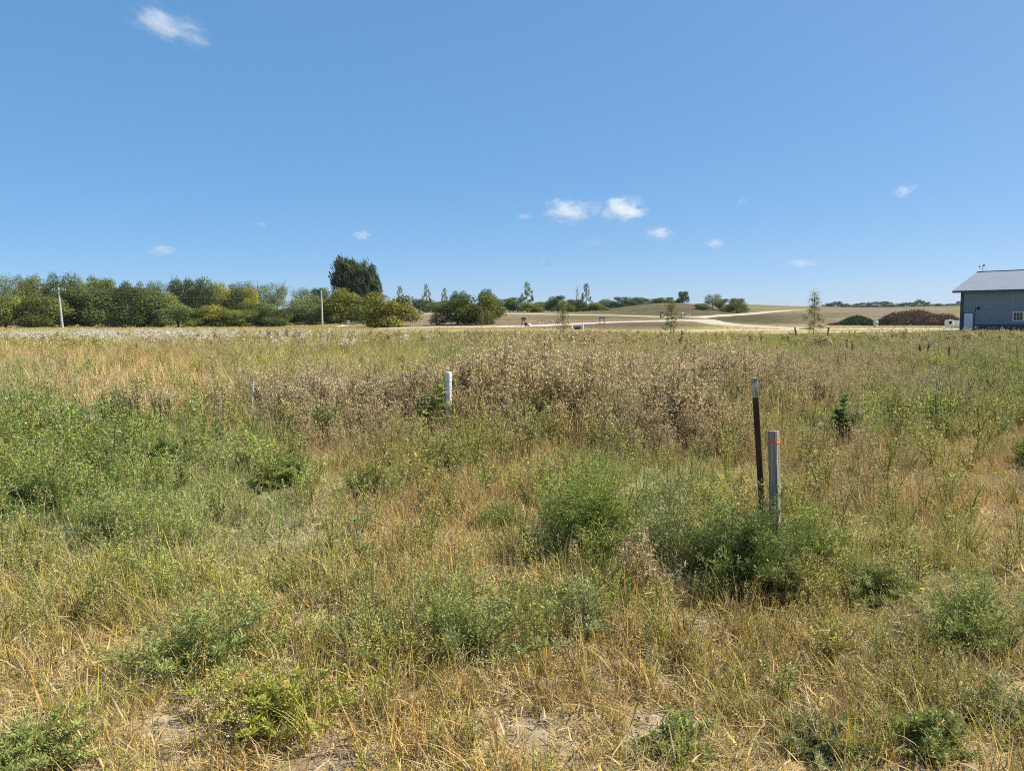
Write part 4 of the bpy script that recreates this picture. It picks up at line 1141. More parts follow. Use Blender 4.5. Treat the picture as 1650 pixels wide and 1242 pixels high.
# ------------------------------------------------------------------ blades, weeds and their scatter
def blades(g, rs, n, radius, h0, h1, width, tilt=0.35, bend=0.9, segs=4, base=None, az=None, mixc=None, tint=None, flat=False, z0=0.0):
    a = rs.rand(n) * 2 * np.pi if az is None else az
    L = h0 + (h1 - h0) * rs.rand(n) ** 1.3
    if base is None:
        rr = radius * np.sqrt(rs.rand(n)); ba = rs.rand(n) * 2 * np.pi
        base = np.stack([rr * np.cos(ba), rr * np.sin(ba), np.full(n, z0)], -1)
    th0 = np.abs(rs.normal(size=n)) * tilt
    if flat: th0 = 0.9 + 0.75 * rs.rand(n)
    cv = bend * rs.rand(n) ** 1.5 * (0.8 if flat else 1.0)
    p = base.copy(); rows = []
    sa = a + np.pi / 2 + rs.normal(size=n) * 0.7
    side = np.stack([np.cos(sa), np.sin(sa), np.zeros(n)], -1)
    tw = 0.5 * width * (0.7 + 0.6 * rs.rand(n))
    for s in range(segs + 1):
        f = s / segs
        wd = tw * (1.0 - 0.88 * f ** 1.6) * (0.75 + 0.5 * min(1, f * 4) * 0.5)
        rows.append(np.stack([p - side * wd[:, None], p + side * wd[:, None]], 1))
        th = th0 + cv * (f + 0.5 / segs) * 1.2
        p = p + (L / segs)[:, None] * np.stack([np.sin(th) * np.cos(a), np.sin(th) * np.sin(a), np.cos(th)], -1)
    V = np.stack(rows, 1)                       # n, segs+1, 2, 3
    m = 2 * (segs + 1)
    q1 = np.array([[2 * s, 2 * s + 1, 2 * s + 3, 2 * s + 2] for s in range(segs)])
    Q = (q1[None] + (np.arange(n) * m)[:, None, None]).reshape(-1, 4)
    t = np.repeat(np.clip(0.5 + 0.26 * rs.normal(size=n), 0, 1) if tint is None else np.full(n, tint), m)
    mc = None
    if mixc is not None: mc = np.repeat(np.asarray(mixc).reshape(-1, 4) if np.ndim(mixc) == 2 else np.tile(mixc, (n, 1)), m, axis=0)
    g.add(V.reshape(-1, 3), Q, tint=t, mixc=mc)
    return p                                     # blade tips

STRAW = (0.60, 0.475, 0.265)
def straw_mix(rs, n, share, amt=0.7):
    mc = np.zeros((n, 4)); k = rs.rand(n) < share
    mc[k, :3] = np.array(STRAW) * (0.6 + 0.7 * rs.rand(k.sum(), 1)) * np.array([1, 1, 1]) ; mc[k, 3] = amt
    return mc

def proto_grass(seed, n, radius, h0, h1, width, tilt, bend, straw, heads=0.0, segs=4):
    rs = np.random.RandomState(seed); g = Geo()
    tips = blades(g, rs, n, radius, h0, h1, width, tilt, bend, segs, mixc=straw_mix(rs, n, straw))
    k = int(n * heads)
    if k:
        c = tips[:k]
        for j in range(9):
            f = j / 8
            pos = c + np.array([0, 0, -0.03]) - np.array([0, 0, 1]) * 0.05 * f
            leaf_cards(g, pos + rs.normal(size=(k, 3)) * 0.003, rand_unit(rs, k) * 0.6 + [0, 0, .6], rand_unit(rs, k), 0.018, 0.006, 0.6, np.array([0.52, 0.43, 0.22, 0.8]))
    return g

def proto_straw(seed, n, radius, width, lo=0.06, hi=0.26):
    rs = np.random.RandomState(seed); g = Geo()
    blades(g, rs, n, radius, lo, hi, width, flat=True, bend=0.8, segs=3, mixc=straw_mix(rs, n, 0.6, 0.85), z0=0.015)
    return g

def proto_weed(seed, h, stems, leaves, ll, lw, spread, brown=0.1, stemw=0.005):
    """Leafy broad-leaved weed: stems fanning out, leaves all along them."""
    rs = np.random.RandomState(seed); g = Geo()
    for s in range(stems):
        a = s * 2.399 + rs.rand(); r = spread * (0.25 + 0.75 * rs.rand()); hh = h * (0.65 + 0.4 * rs.rand())
        f = np.linspace(0, 1, 6); bx = 0.02 * rs.normal(size=2)
        path = np.stack([bx[0] + r * np.cos(a) * f ** 1.4, bx[1] + r * np.sin(a) * f ** 1.4, hh * f * (1 - 0.1 * f)], -1)
        g.tube(path, stemw * np.linspace(1, 0.3, 6), 3, caps=False, tint=0.3)
        k = leaves
        u = 0.12 + 0.88 * rs.rand(k) ** 0.8
        pos = np.stack([np.interp(u, f, path[:, i]) for i in range(3)], -1)
        out = rand_unit(rs, k) * [1, 1, .5] + [0, 0, .45]
        br = rs.rand(k) * 0.10 * h * (1.1 - u)
        pos = pos + unit(out) * br[:, None]
        mc = np.zeros((k, 4)); y = rs.rand(k) < brown; mc[y] = (0.36, 0.27, 0.12, 0.8)
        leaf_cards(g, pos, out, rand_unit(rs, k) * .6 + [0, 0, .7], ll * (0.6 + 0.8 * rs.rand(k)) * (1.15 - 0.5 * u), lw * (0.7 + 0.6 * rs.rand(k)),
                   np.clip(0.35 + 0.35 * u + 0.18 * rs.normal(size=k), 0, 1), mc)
    return g

def proto_dry(seed, h, stems, width=0.004, head=0.02, cream=0.5):
    """Dead brown weed: thin branching stems with small pale seed heads and curled leaves."""
    rs = np.random.RandomState(seed); g = Geo()
    for s in range(stems):
        a = s * 2.399 + rs.rand(); r = 0.16 * h * rs.rand(); hh = h * (0.6 + 0.45 * rs.rand())
        f = np.linspace(0, 1, 5)
        path = np.stack([0.03 * rs.normal() + r * np.cos(a) * f, 0.03 * rs.normal() + r * np.sin(a) * f, hh * f], -1)
        g.tube(path, width * np.linspace(1.1, .4, 5), 3, caps=False, tint=0.35)
        nb = 8; u = 0.35 + 0.65 * rs.rand(nb)
        b0 = np.stack([np.interp(u, f, path[:, i]) for i in range(3)], -1)
        ends = blades(g, rs, nb, 0, 0.10 * h, 0.30 * h, width * 1.3, tilt=0.55, bend=0.5, segs=2, base=b0, tint=0.4)
        ends = np.vstack([ends, path[-1:]])
        k = len(ends) * 3
        c = np.repeat(ends, 3, axis=0) + rs.normal(size=(k, 3)) * 0.02 * h
        mc = np.zeros((k, 4)); y = rs.rand(k) < cream; mc[y, :3] = np.array([0.63, 0.52, 0.30]) * (0.7 + 0.5 * rs.rand(y.sum(), 1)); mc[y, 3] = 0.85
        for _ in range(2):
            leaf_cards(g, c, rand_unit(rs, k), rand_unit(rs, k), head * (0.6 + 0.9 * rs.rand(k)), head * 0.75, np.clip(.55 + .25 * rs.normal(size=k), 0, 1), mc)
        k = 9; u = rs.rand(k); c = np.stack([np.interp(u, f, path[:, i]) for i in range(3)], -1)
        leaf_cards(g, c, rand_unit(rs, k), rand_unit(rs, k), 0.07 * h, 0.018 * h + .004, np.clip(.35 + .2 * rs.normal(size=k), 0, 1))
    return g

def proto_white(seed, h, stems, head):
    rs = np.random.RandomState(seed); g = Geo()
    tips = blades(g, rs, stems, 0.15, h * .6, h, 0.008, tilt=.2, bend=.2, segs=2)
    blades(g, rs, stems * 3, 0.2, h * .2, h * .7, 0.012, tilt=.4, bend=.8, segs=3)
    for _ in range(4):
        k = len(tips)
        leaf_cards(g, tips + rs.normal(size=(k, 3)) * head * .6, rand_unit(rs, k), rand_unit(rs, k) * .5 + [0, 0, .8], head * (0.7 + .6 * rs.rand(k)), head * .8, .7, np.array([0.68, 0.64, 0.55, 0.9]))
    return g

def proto_collection(name, geos, mat):
    c = bpy.data.collections.new(name)
    for i, g in enumerate(geos):
        me = g.mesh(name.replace(' ', '_')); me.materials.append(mat)
        o = bpy.data.objects.new("%s_%02d" % (name.replace(' ', '_'), i), me)
        c.objects.link(o)
    return c

def scatter_tree():
    ng = bpy.data.node_groups.new('scatter', 'GeometryNodeTree')
    ng.interface.new_socket('Geometry', in_out='INPUT', socket_type='NodeSocketGeometry')
    s = ng.interface.new_socket('Plants', in_out='INPUT', socket_type='NodeSocketCollection')
    ng.interface.new_socket('Geometry', in_out='OUTPUT', socket_type='NodeSocketGeometry')
    N = ng.nodes.new; L = ng.links.new
    gi = N('NodeGroupInput'); go = N('NodeGroupOutput')
    ci = N('GeometryNodeCollectionInfo'); ci.inputs['Separate Children'].default_value = True; ci.inputs['Reset Children'].default_value = True
    L(gi.outputs['Plants'], ci.inputs['Collection'])
    ip = N('GeometryNodeInstanceOnPoints'); ip.inputs['Pick Instance'].default_value = True
    L(gi.outputs['Geometry'], ip.inputs['Points'])
    ins = [o for o in ci.outputs if o.enabled][0]
    L(ins, ip.inputs['Instance'])
    def attr(n, ty):
        a = N('GeometryNodeInputNamedAttribute'); a.data_type = ty; a.inputs['Name'].default_value = n
        return [o for o in a.outputs if o.enabled and o.name == 'Attribute'][0]
    L(attr('idx', 'INT'), ip.inputs['Instance Index'])
    e = N('FunctionNodeEulerToRotation'); L(attr('rot', 'FLOAT_VECTOR'), e.inputs[0]); L(e.outputs[0], ip.inputs['Rotation'])
    L(attr('scl', 'FLOAT_VECTOR'), ip.inputs['Scale'])
    L(ip.outputs['Instances'], go.inputs['Geometry'])
    return ng, s.identifier
NG, NG_ID = scatter_tree()

def scatter(name, pts, rot, scl, idx, col, coll, label):
    me = bpy.data.meshes.new(name)
    n = len(pts)
    me.vertices.add(n); me.vertices.foreach_set('co', pts.astype(np.float32).ravel())
    for an, ty, da, key in (('rot', 'FLOAT_VECTOR', rot, 'vector'), ('scl', 'FLOAT_VECTOR', scl, 'vector'), ('idx', 'INT', idx, 'value'), ('col', 'FLOAT_COLOR', np.c_[col, np.ones(n)], 'color')):
        a = me.attributes.new(an, ty, 'POINT')
        a.data.foreach_set(key, (da.astype(np.int32) if ty == 'INT' else da.astype(np.float32)).ravel())
    o = put(name, me)
    md = o.modifiers.new('scatter', 'NODES'); md.node_group = NG; md[NG_ID] = coll
    print('scatter', name, n)
    return tag(o, label, kind='stuff')

# kinds of plant by place (pixel ellipses of the ground they stand on)
P_GREEN = [(-80, 800, 300, 125, .98), (150, 850, 170, 75, .72), (320, 855, 100, 50, .42), (430, 835, 80, 40, .32), (955, 880, 120, 60, .5), (250, 1020, 260, 60, .30), (700, 900, 260, 60, .22), (1300, 1120, 300, 80, .22), (100, 1130, 200, 80, .30), (560, 1130, 250, 60, .22), (1470, 705, 110, 40, .45), (1600, 620, 130, 50, .5),
           (1450, 565, 260, 30, .3), (1480, 1000, 200, 60, .55), (0, 1240, 170, 60, .6), (760, 1040, 240, 70, .25), (730, 590, 50, 10, .6), (1430, 860, 120, 50, .35)]
P_DRY = [(575, 700, 150, 34, .7), (960, 690, 220, 46, .62), (1120, 660, 110, 34, .5), (1080, 735, 110, 30, .45), (1530, 660, 60, 20, .7), (1350, 620, 150, 40, .5), (1500, 580, 250, 40, .35),
         (600, 590, 200, 40, .15), (900, 560, 200, 16, .3), (1400, 770, 160, 50, .25)]
P_GOLD = [(200, 650, 170, 40, 1.0), (60, 590, 130, 16, .8), (310, 665, 70, 20, .5)]
P_WHITE = [(230, 551, 230, 12, .75), (520, 560, 160, 12, .25), (30, 551, 60, 8, .5)]
H_TALL = [(960, 690, 230, 50, .85), (1120, 655, 110, 34, .7), (575, 700, 150, 34, .10), (-80, 800, 300, 125, .38), (100, 531, 340, 8, .35), (1450, 565, 260, 36, .15)]
def field(px, py, wx, wy, lst):
    m = np.zeros(len(px))
    for cx, cy, rx, ry, s in lst:
        m = np.maximum(m, s * patch_alpha(px, py, wx * 1.6, wy * 1.6, cx, cy, rx, ry, 0.6))
    return m

ROADS_ = [o for o in SC.objects if o.name.startswith('gravel_')]
_rv = []
for o in ROADS_:
    a = np.empty(len(o.data.vertices) * 3); o.data.vertices.foreach_get('co', a); _rv.append(a.reshape(-1, 3)[:, :2])
_rv = np.concatenate(_rv)
_occ = set(map(tuple, np.floor(_rv / 1.2).astype(int).tolist()))
def off_road(x, y):
    k = np.floor(np.stack([x, y], -1) / 1.2).astype(int)
    return np.array([tuple(q) not in _occ for q in k.tolist()])

SH_C = np.array([48.9, 84.0]); SH_U = np.array([math.cos(R(-45)), math.sin(R(-45))]); SH_V = np.array([-SH_U[1], SH_U[0]])
def off_shed(x, y):
    d = np.stack([x, y], -1) - SH_C; u = d @ SH_U; v = d @ SH_V
    return ~((u > -0.3) & (u < 27) & (v > -0.35) & (v < 18))

rs = np.random.RandomState(77)
BUSH_AT = [(952, 880, 170, 40), (1075, 870, 150, 40), (1150, 905, 120, 30), (1222, 935, 120, 35), (1305, 890, 110, 30), (325, 1060, 190, 50), (440, 1140, 140, 40), (590, 1030, 140, 40),
           (750, 1040, 190, 50), (932, 1010, 140, 40), (40, 1225, 170, 40), (593, 785, 80, 22), (735, 745, 100, 22), (458, 770, 60, 22), (1330, 1190, 100, 40), (1560, 1010, 180, 45), (1410, 940, 110, 35)]
P_GREEN += [(a, b, c, d, .75) for a, b, c, d in BUSH_AT]
lists = {k: [] for k in ('grass', 'straw', 'green', 'dry', 'white')}
# (from, to, plants per square metre, level of detail, size of the plants)
BANDS = [(1.5, 5.5, 420, 0), (5.5, 9.5, 250, 0), (9.5, 17, 90, 1), (17, 35, 34, 1), (35, 75, 9.5, 2), (75, 130, 3.0, 2), (130, 260, 0.5, 2)]
for d0, d1, dens, lod in BANDS:
    marg = 1.2 if d1 < 20 else 3.0
    n = int(dens * (0.75 * (d1 ** 2 - d0 ** 2) + 2 * marg * (d1 - d0)))
    y = np.sqrt(d0 ** 2 + (d1 ** 2 - d0 ** 2) * rs.rand(n))
    x = (rs.rand(n) * 2 - 1) * (0.75 * y + marg)
    z = ground_z(x, y)
    px, py = project(x, y, z)
    n1 = fbm(x * 0.5 + 71, y * 0.5 + 27, 31) - 0.5; n2 = fbm(x * 0.5 + 171, y * 0.5 + 227, 32) - 0.5
    wx = n1 * F / y * 1.2; wy = n2 * F * EYE / y ** 2 * 1.6
    keep = np.ones(n, bool)
    if d1 > 80:
        left = px < 560
        keep &= off_road(x, y) & off_shed(x, y)
        keep &= ~((y > 84) & ~left & (rs.rand(n) < 0.7)) & ~((y > 205) & left)
    elif d1 > 60:
        keep &= off_shed(x, y)
    clump = fbm(x * 1.7 + 11, y * 1.7 + 5, 41, 2); hue = fbm(x * 1.3 + 91, y * 1.3 + 45, 46, 3); big = np.clip((fbm(x * .42 + 3, y * .42 + 8, 49, 2) - .28) * 2.6, 0, 1)
    if d1 < 20:
        bare = bare_mask(x, y, z)
        keep &= rs.rand(n) > bare * 0.88
        keep &= rs.rand(n) > 0.3 * np.clip((0.38 - clump) * 5, 0, 1)
    x, y, z, px, py, wx, wy, clump, hue, big = [a[keep] for a in (x, y, z, px, py, wx, wy, clump, hue, big)]
    n = len(x)
    gold = field(px, py, wx, wy, P_GOLD); pg = field(px, py, wx, wy, P_GREEN) * (1 - gold); pd = field(px, py, wx, wy, P_DRY); pw = field(px, py, wx, wy, P_WHITE)
    pg = np.maximum(pg * (0.55 + 0.9 * np.clip((clump - .35) * 3, 0, 1)), np.where(y < 10, 0.13, 0.06) + 0.35 * np.clip((clump - 0.58) * 6, 0, 1)); pd = np.maximum(pd, np.where((py < 730) & (y < 80), 0.10, 0.01)) * (1 - 0.5 * pg)
    pd = pd * (1 - gold) * (.35 + 1.0 * big); pw = pw * np.clip((fbm(x * .12, y * .12, 55) - .38) * 6, 0, 1)
    u = rs.rand(n)
    # leafy and dead weeds are bigger than a tuft of grass, so fewer of them are needed
    kg, kd = (0.16, 0.22) if lod == 0 else ((0.42, 0.45) if lod == 1 else (0.7, 0.7))
    kind = np.full(n, 0)
    kind[u < pg * kg] = 1
    kind[(u >= pg * kg) & (u < pg * kg + pd * kd)] = 2
    kind[(kind == 0) & (rs.rand(n) < pw * 0.28)] = 3
    drop = (kind == 0) & (rs.rand(n) < np.maximum(pg, pd) * 0.2)
    kind[drop] = -1
    land = land_colour(x, y, z)
    tall = field(px, py, wx, wy, H_TALL)
    hbase = np.interp(y, [1.5, 4, 8, 12, 30, 80, 200], [0.62, 0.72, 0.85, 1.0, 1.15, 1.3, 1.6])
    hbase = np.where((px <= 600) & (y > 40), hbase * np.interp(y, [40, 70, 120, 200], [1, .8, .5, .42]), hbase)
    hbase = np.where((px > 600) & (y > 40), hbase * np.interp(y, [40, 70, 84, 90], [1, 0.6, 0.45, 0.3]), hbase)
    shrink = np.where((px > 600) & (y > 40), np.interp(y, [40, 70, 84, 90], [1, 0.6, 0.45, 0.3]), np.interp(y, [40, 80, 200], [1, .7, .4]))
    for cx, cw, r0, r1 in ((712, 30, 690, 745), (1364, 34, 716, 760), (405, 12, 690, 730)):
        kind[(np.abs(px - cx) < cw) & (py > r0) & (py < r1) & (kind > 0)] = -1
    near = lod == 0
    if near:
        kind[(kind == 0) & (rs.rand(n) < 0.34)] = 4
    elif d1 < 20:
        kind[(kind == 0) & (rs.rand(n) < 0.25)] = 4
    for kk, nm in enumerate(('grass', 'green', 'dry', 'white', 'straw')):
        m = np.where(kind == kk)[0]
        if not len(m): continue
        k = len(m)
        c = land[m] * np.exp(rs.normal(size=(k, 1)) * 0.16)
        if nm == 'grass':
            v = np.clip(rs.rand(k) + 1.7 * (hue[m] - .5) + np.interp(y[m], [2, 5, 9], [.18, .14, .06]), 0, 1)
            greener = v < 0.36; straw = v > 0.72
            c[greener] *= np.array([0.78, 1.0, 0.40]); c[straw] *= np.array([1.24, 1.12, .98])
            gm = (rs.rand(k) < gold[m])[:, None]; c = np.where(gm, np.array([.64, .44, .20]) * np.exp(rs.normal(size=(k, 1)) * .2), c)
            red = rs.rand(k) < 0.10; c[red] *= np.array([1.05, 0.80, 0.62])
            s = hbase[m] * (1 + 0.6 * tall[m]) * (0.6 + 0.7 * rs.rand(k)) * np.clip(0.35 + 1.3 * clump[m], .5, 1.4)
            idx = lod * 4 + rs.randint(0, 4, k)
        elif nm == 'green':
            gr = np.array([0.275, 0.305, 0.070]) * np.exp(rs.normal(size=(k, 1)) * 0.22) * np.exp(rs.normal(size=(k, 3)) * [.10, .05, .12])
            c = c * 0.25 + gr * 0.75
            hh = np.interp(y[m], [1.5, 5, 8, 30], [0.30, 0.6, 0.95, 1.1])
            s = hh * (0.5 + 0.85 * rs.rand(k)) * (1 + .35 * tall[m]) * shrink[m]
            idx = lod * 3 + rs.randint(0, 3, k)
        elif nm == 'dry':
            br = np.array([0.50, 0.385, 0.20]) * np.exp(rs.normal(size=(k, 1)) * 0.25)
            c = c * 0.45 + br * 0.55
            s = np.interp(y[m], [1.5, 6, 10, 40], [0.3, 0.5, 0.8, 0.85]) * (0.55 + 0.7 * rs.rand(k)) * (1 + 0.75 * tall[m]) * (.62 + .6 * big[m]) * shrink[m]
            idx = lod * 3 + rs.randint(0, 3, k)
        elif nm == 'white':
            s = (0.7 + 0.6 * rs.rand(k)) * np.interp(y[m], [30, 60, 200], [1, .8, .5]); idx = rs.randint(0, 2, k); c = c * 0.9
        else:
            s = 0.7 + 0.7 * rs.rand(k); idx = rs.randint(0, 3, k); c = c * 1.05
        tilt = 0.14 if nm != 'straw' else 0.25
        rot = np.stack([rs.normal(size=k) * tilt, rs.normal(size=k) * tilt, rs.rand(k) * 6.283], -1)
        sx = s * (0.9 + 0.2 * rs.rand(k))
        lists[nm].append((np.stack([x[m], y[m], z[m] - 0.006], -1), rot, np.stack([sx, sx, s], -1), idx, c))

def proto_clod(seed):
    rs_ = np.random.RandomState(seed); bm = bmesh.new(); bmesh.ops.create_icosphere(bm, subdivisions=2, radius=.02)
    co = np.array([v.co[:] for v in bm.verts]); fa = [[v.index for v in f.verts] for f in bm.faces]; bm.free()
    d = unit(co); r = 1 + .35 * np.sin(d[:, 0] * 3 + seed) * np.cos(d[:, 1] * 4 + seed * 2) + .15 * rs_.normal(size=len(d))
    g = Geo(); g.add(co * r[:, None] * [1.2, 1, .6], None, fa, tint=.5); return g
C_CLOD = proto_collection('soil clod', [proto_clod(1), proto_clod(2), proto_clod(3)], M_GRASS)
C_GRASS = proto_collection('grass tuft',
    [proto_grass(1, 18, .06, .10, .34, .0062, .45, 1.3, .4, .06), proto_grass(2, 20, .08, .08, .28, .0070, .6, 1.7, .5), proto_grass(3, 13, .05, .12, .38, .0050, .26, .9, .35, .25), proto_grass(4, 22, .09, .05, .22, .0070, .85, 1.4, .45),
     proto_grass(5, 24, .12, .16, .42, .0075, .35, .8, .4, .10, 3), proto_grass(6, 24, .14, .12, .36, .0085, .5, 1.0, .4, 0, 3), proto_grass(7, 20, .10, .2, .52, .007, .22, .6, .4, .3, 3), proto_grass(8, 26, .15, .10, .34, .009, .55, .9, .5, 0, 3),
     proto_grass(9, 36, .32, .2, .44, .018, .3, .6, .4, 0, 2), proto_grass(10, 36, .36, .16, .40, .022, .4, .7, .4, 0, 2), proto_grass(11, 32, .30, .25, .55, .016, .22, .5, .4, .3, 2), proto_grass(12, 38, .38, .16, .40, .024, .45, .7, .4, 0, 2)], M_GRASS)
C_STRAW = proto_collection('straw litter', [proto_straw(21, 22, .13, .0060, .03, .13), proto_straw(22, 18, .15, .0065, .04, .16), proto_straw(23, 24, .12, .005, .03, .10)], M_GRASS)
C_GREEN = proto_collection('leafy weed',
    [proto_weed(31, .52, 5, 46, .038, .009, .16), proto_weed(32, .46, 6, 40, .046, .012, .20), proto_weed(33, .60, 4, 54, .034, .008, .12),
     proto_weed(34, .55, 5, 34, .060, .016, .20, .1, .007), proto_weed(35, .48, 6, 30, .070, .019, .24, .1, .007), proto_weed(36, .62, 5, 36, .055, .015, .16, .1, .007),
     proto_weed(37, .6, 7, 20, .12, .035, .4, .1, .012), proto_weed(38, .5, 8, 18, .13, .04, .45, .1, .012), proto_weed(39, .66, 6, 20, .11, .032, .35, .1, .012)], M_WEED)
C_DRY = proto_collection('dead weed',
    [proto_dry(41, .6, 5, .0035, .016), proto_dry(42, .55, 6, .0035, .018, .35), proto_dry(43, .68, 4, .0035, .016, .6),
     proto_dry(44, .62, 7, .0085, .020), proto_dry(45, .56, 8, .0085, .020, .35), proto_dry(46, .7, 6, .0085, .019, .6),
     proto_dry(47, .62, 9, .014, .055, .35), proto_dry(48, .56, 10, .014, .055, .3), proto_dry(49, .7, 8, .013, .05, .45)], M_WEED)
C_WHITE = proto_collection('white flower', [proto_white(51, .62, 14, .075), proto_white(52, .55, 17, .065)], M_WEED)
n = 60000; y = 1.6 + 7 * rs.rand(n); x = (rs.rand(n) * 2 - 1) * (.75 * y + 1); z = ground_z(x, y)
kp = rs.rand(n) < .02 + .45 * bare_mask(x, y, z) ** 2; x, y, z = x[kp], y[kp], z[kp]; n = len(x)
sc_ = .12 + .9 * rs.rand(n) ** 5
lists['clod'] = [(np.stack([x, y, z - .002], -1), rs.rand(n, 3) * 6.28, np.repeat(sc_[:, None], 3, 1), rs.randint(0, 3, n), np.array([.42, .335, .235]) * np.exp(rs.normal(size=(n, 1)) * .2))]
scatter('soil_clods', *lists['clod'][0], C_CLOD, 'crumbs and clods of dry soil on the bare patches')
for nm, oname, coll, lab in (('grass', 'meadow_grass', C_GRASS, 'tan and olive grass covering the meadow'), ('straw', 'straw_litter', C_STRAW, 'pale dead straw lying between the tufts in front'),
                             ('green', 'leafy_weeds', C_GREEN, 'green leafy weeds growing through the meadow'), ('dry', 'dead_weeds', C_DRY, 'dead brown weeds with pale seed heads'),
                             ('white', 'white_wildflowers', C_WHITE, 'band of white wildflowers across the far left meadow')):
    L = lists[nm]
    scatter(oname, *[np.concatenate([l[i] for l in L]) for i in range(5)], coll, lab)

# ------------------------------------------------------------------ single bushes and tall plants of the meadow
def bush(px, base, hpx, wpx, rgb, label, style='fine', seed=0, name='weed_bush', group='green weed bushes in the meadow', flowers=None):
    p = hit(px, base); d = p.y
    h = hpx * d / F; w_ = wpx * d / F
    rs = np.random.RandomState(1000 + seed)
    root = empty(name, (p.x, p.y, p.z - 0.01), rs.rand() * 6.28)
    tag(root, label, 'bush', group)
    st, lf = Geo(), Geo()
    if style == 'fine':   ns, k, ll, lw, bl = 52, 125, .031, .0068, .17
    elif style == 'lush': ns, k, ll, lw, bl = 84, 170, .036, .0075, .12
    elif style == 'lacy': ns, k, ll, lw, bl = 40, 95, .024, .0075, .24
    else:                 ns, k, ll, lw, bl = 30, 26, .045, .010, .2
    sc = max(1.0, d / 5.5)
    ll *= sc ** .8; lw *= sc ** .9
    k = int(k / sc ** .8) + 8
    f = np.linspace(0, 1, 6)
    tips = []
    for s in range(ns):
        a = s * 2.399 + rs.rand() * .5; q = math.sqrt((s + .5) / ns)
        r = .62 * w_ * q * (.6 + .6 * rs.rand()) * (1 + .35 * math.sin(a * 2 + seed) + .25 * math.sin(a * 3 + seed * 2)); hh = h * (1.0 - .55 * q ** 2) * ((.35 + .8 * rs.rand()) if style != 'lush' else (.55 + .5 * rs.rand())); b0 = .12 * w_ * rs.normal(size=2)
        path = np.stack([b0[0] + r * np.cos(a) * f ** 1.15, b0[1] + r * np.sin(a) * f ** 1.15, hh * f * (1 - .12 * f * q)], -1)
        path[1:, :2] += rs.normal(size=(5, 2)) * .012 * w_
        st.tube(path, (.0028 if style != 'dead' else .0024) * sc ** .8 * np.linspace(1.2, .35, 6), 4, caps=False, tint=.4)
        tips.append(path[-1])
        u = 0.03 + 1.0 * rs.rand(k) ** .8; u = np.minimum(u, 1.0)
        pos = np.stack([np.interp(u, f, path[:, i]) for i in range(3)], -1)
        out = rand_unit(rs, k) * [1, 1, .55] + [0, 0, .6]
        pos = pos + unit(out) * (rs.rand(k) * bl * h * (1.15 - .75 * u))[:, None]
        if style == 'dead':
            mc = np.zeros((k, 4)); y = rs.rand(k) < .25; mc[y] = (.6, .5, .36, .8)
            ends = blades(st, rs, 7, 0, .1 * h, .3 * h, .0045 * sc ** .8, tilt=.6, bend=.6, segs=2, base=pos[:7])
            lf_ax = rand_unit(rs, k)
        else:
            mc = np.zeros((k, 4)); y = rs.rand(k) < .04; mc[y] = (.35, .27, .12, .8); lf_ax = out
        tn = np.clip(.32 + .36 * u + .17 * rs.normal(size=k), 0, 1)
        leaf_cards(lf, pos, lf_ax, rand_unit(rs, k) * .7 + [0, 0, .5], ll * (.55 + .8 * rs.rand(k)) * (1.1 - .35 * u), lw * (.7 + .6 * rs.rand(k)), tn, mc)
    m = st.mesh('stems'); m.materials.append(M_BUSH); put('stems', m, root, color=tuple(c * 1.15 for c in rgb) if style != 'dead' else rgb)
    m = lf.mesh('leaves'); m.materials.append(M_BUSH); put('leaves', m, root, color=rgb)
    if flowers is not None:
        g = Geo(); tips = np.array(tips); T = tips[rs.permutation(len(tips))[:7]] + [0, 0, .02]
        for t in T:
            n_ = 7; az = np.arange(n_) * 2 * math.pi / n_
            ax = np.stack([np.cos(az), np.sin(az), np.full(n_, .25)], -1)
            leaf_cards(g, np.tile(t, (n_, 1)), ax, np.tile([0, 0, 1.0], (n_, 1)), .016, .011, .6)
        m = g.mesh('flowers'); m.materials.append(M_BUSH); put('flowers', m, root, color=flowers)
    return root

GA = (0.225, 0.268, 0.060); GB = (0.145, 0.188, 0.048); GC = (0.280, 0.295, 0.125); GD = (0.310, 0.315, 0.062); GE = (0.262, 0.295, 0.090)
bush(952, 905, 210, 150, GA, 'large bright green bush in the middle, left of the two posts', 'lush', 1)
bush(1075, 900, 150, 150, GC, 'grey green bush with pale flecks right of the bright green one', 'lacy', 2)
bush(1035, 960, 130, 90, (.38, .28, .15), 'dead brown weed in front of the two middle bushes', 'dead', 3, 'dead_weed', 'single dead weeds')
bush(1150, 925, 160, 140, GE, 'green bush left of the rusty fence post', 'fine', 4)
bush(1218, 958, 200, 150, (.15, .19, .05), 'dark green bush around the foot of the wooden post', 'lush', 35)
bush(1305, 915, 110, 100, GA, 'green bush directly right of the wooden post', 'fine', 6)
bush(1272, 985, 100, 50, (.25, .23, .08), 'narrow yellow green plant in front of the wooden post', 'fine', 7)
bush(325, 1085, 150, 260, GE, 'wide green bush in the left foreground', 'fine', 8)
bush(440, 1165, 95, 190, GD, 'yellow green bush below the wide green one', 'fine', 9)
bush(590, 1055, 120, 140, GE, 'left one of three low bushes in the centre foreground', 'lacy', 10)
bush(750, 1065, 170, 200, GE, 'tallest middle one of three low bushes in the centre foreground', 'fine', 11)
bush(932, 1030, 110, 140, GC, 'greyish right one of three low bushes in the centre foreground', 'lacy', 12)
bush(40, 1250, 90, 240, GE, 'green bush in the bottom left corner of the photo', 'fine', 13)
bush(593, 800, 62, 100, GE, 'small green bush in front of the dead purple weeds', 'fine', 14)
bush(735, 760, 70, 110, GE, 'low grey green bush between the white pipe and the viewer', 'lacy', 15)
bush(458, 785, 60, 80, GE, 'small dark green bush below the thin rod', 'lush', 16)
bush(832, 722, 76, 60, (.115, .14, .09), 'dark grey green bush at the left end of the tall brown weeds', 'lacy', 17)
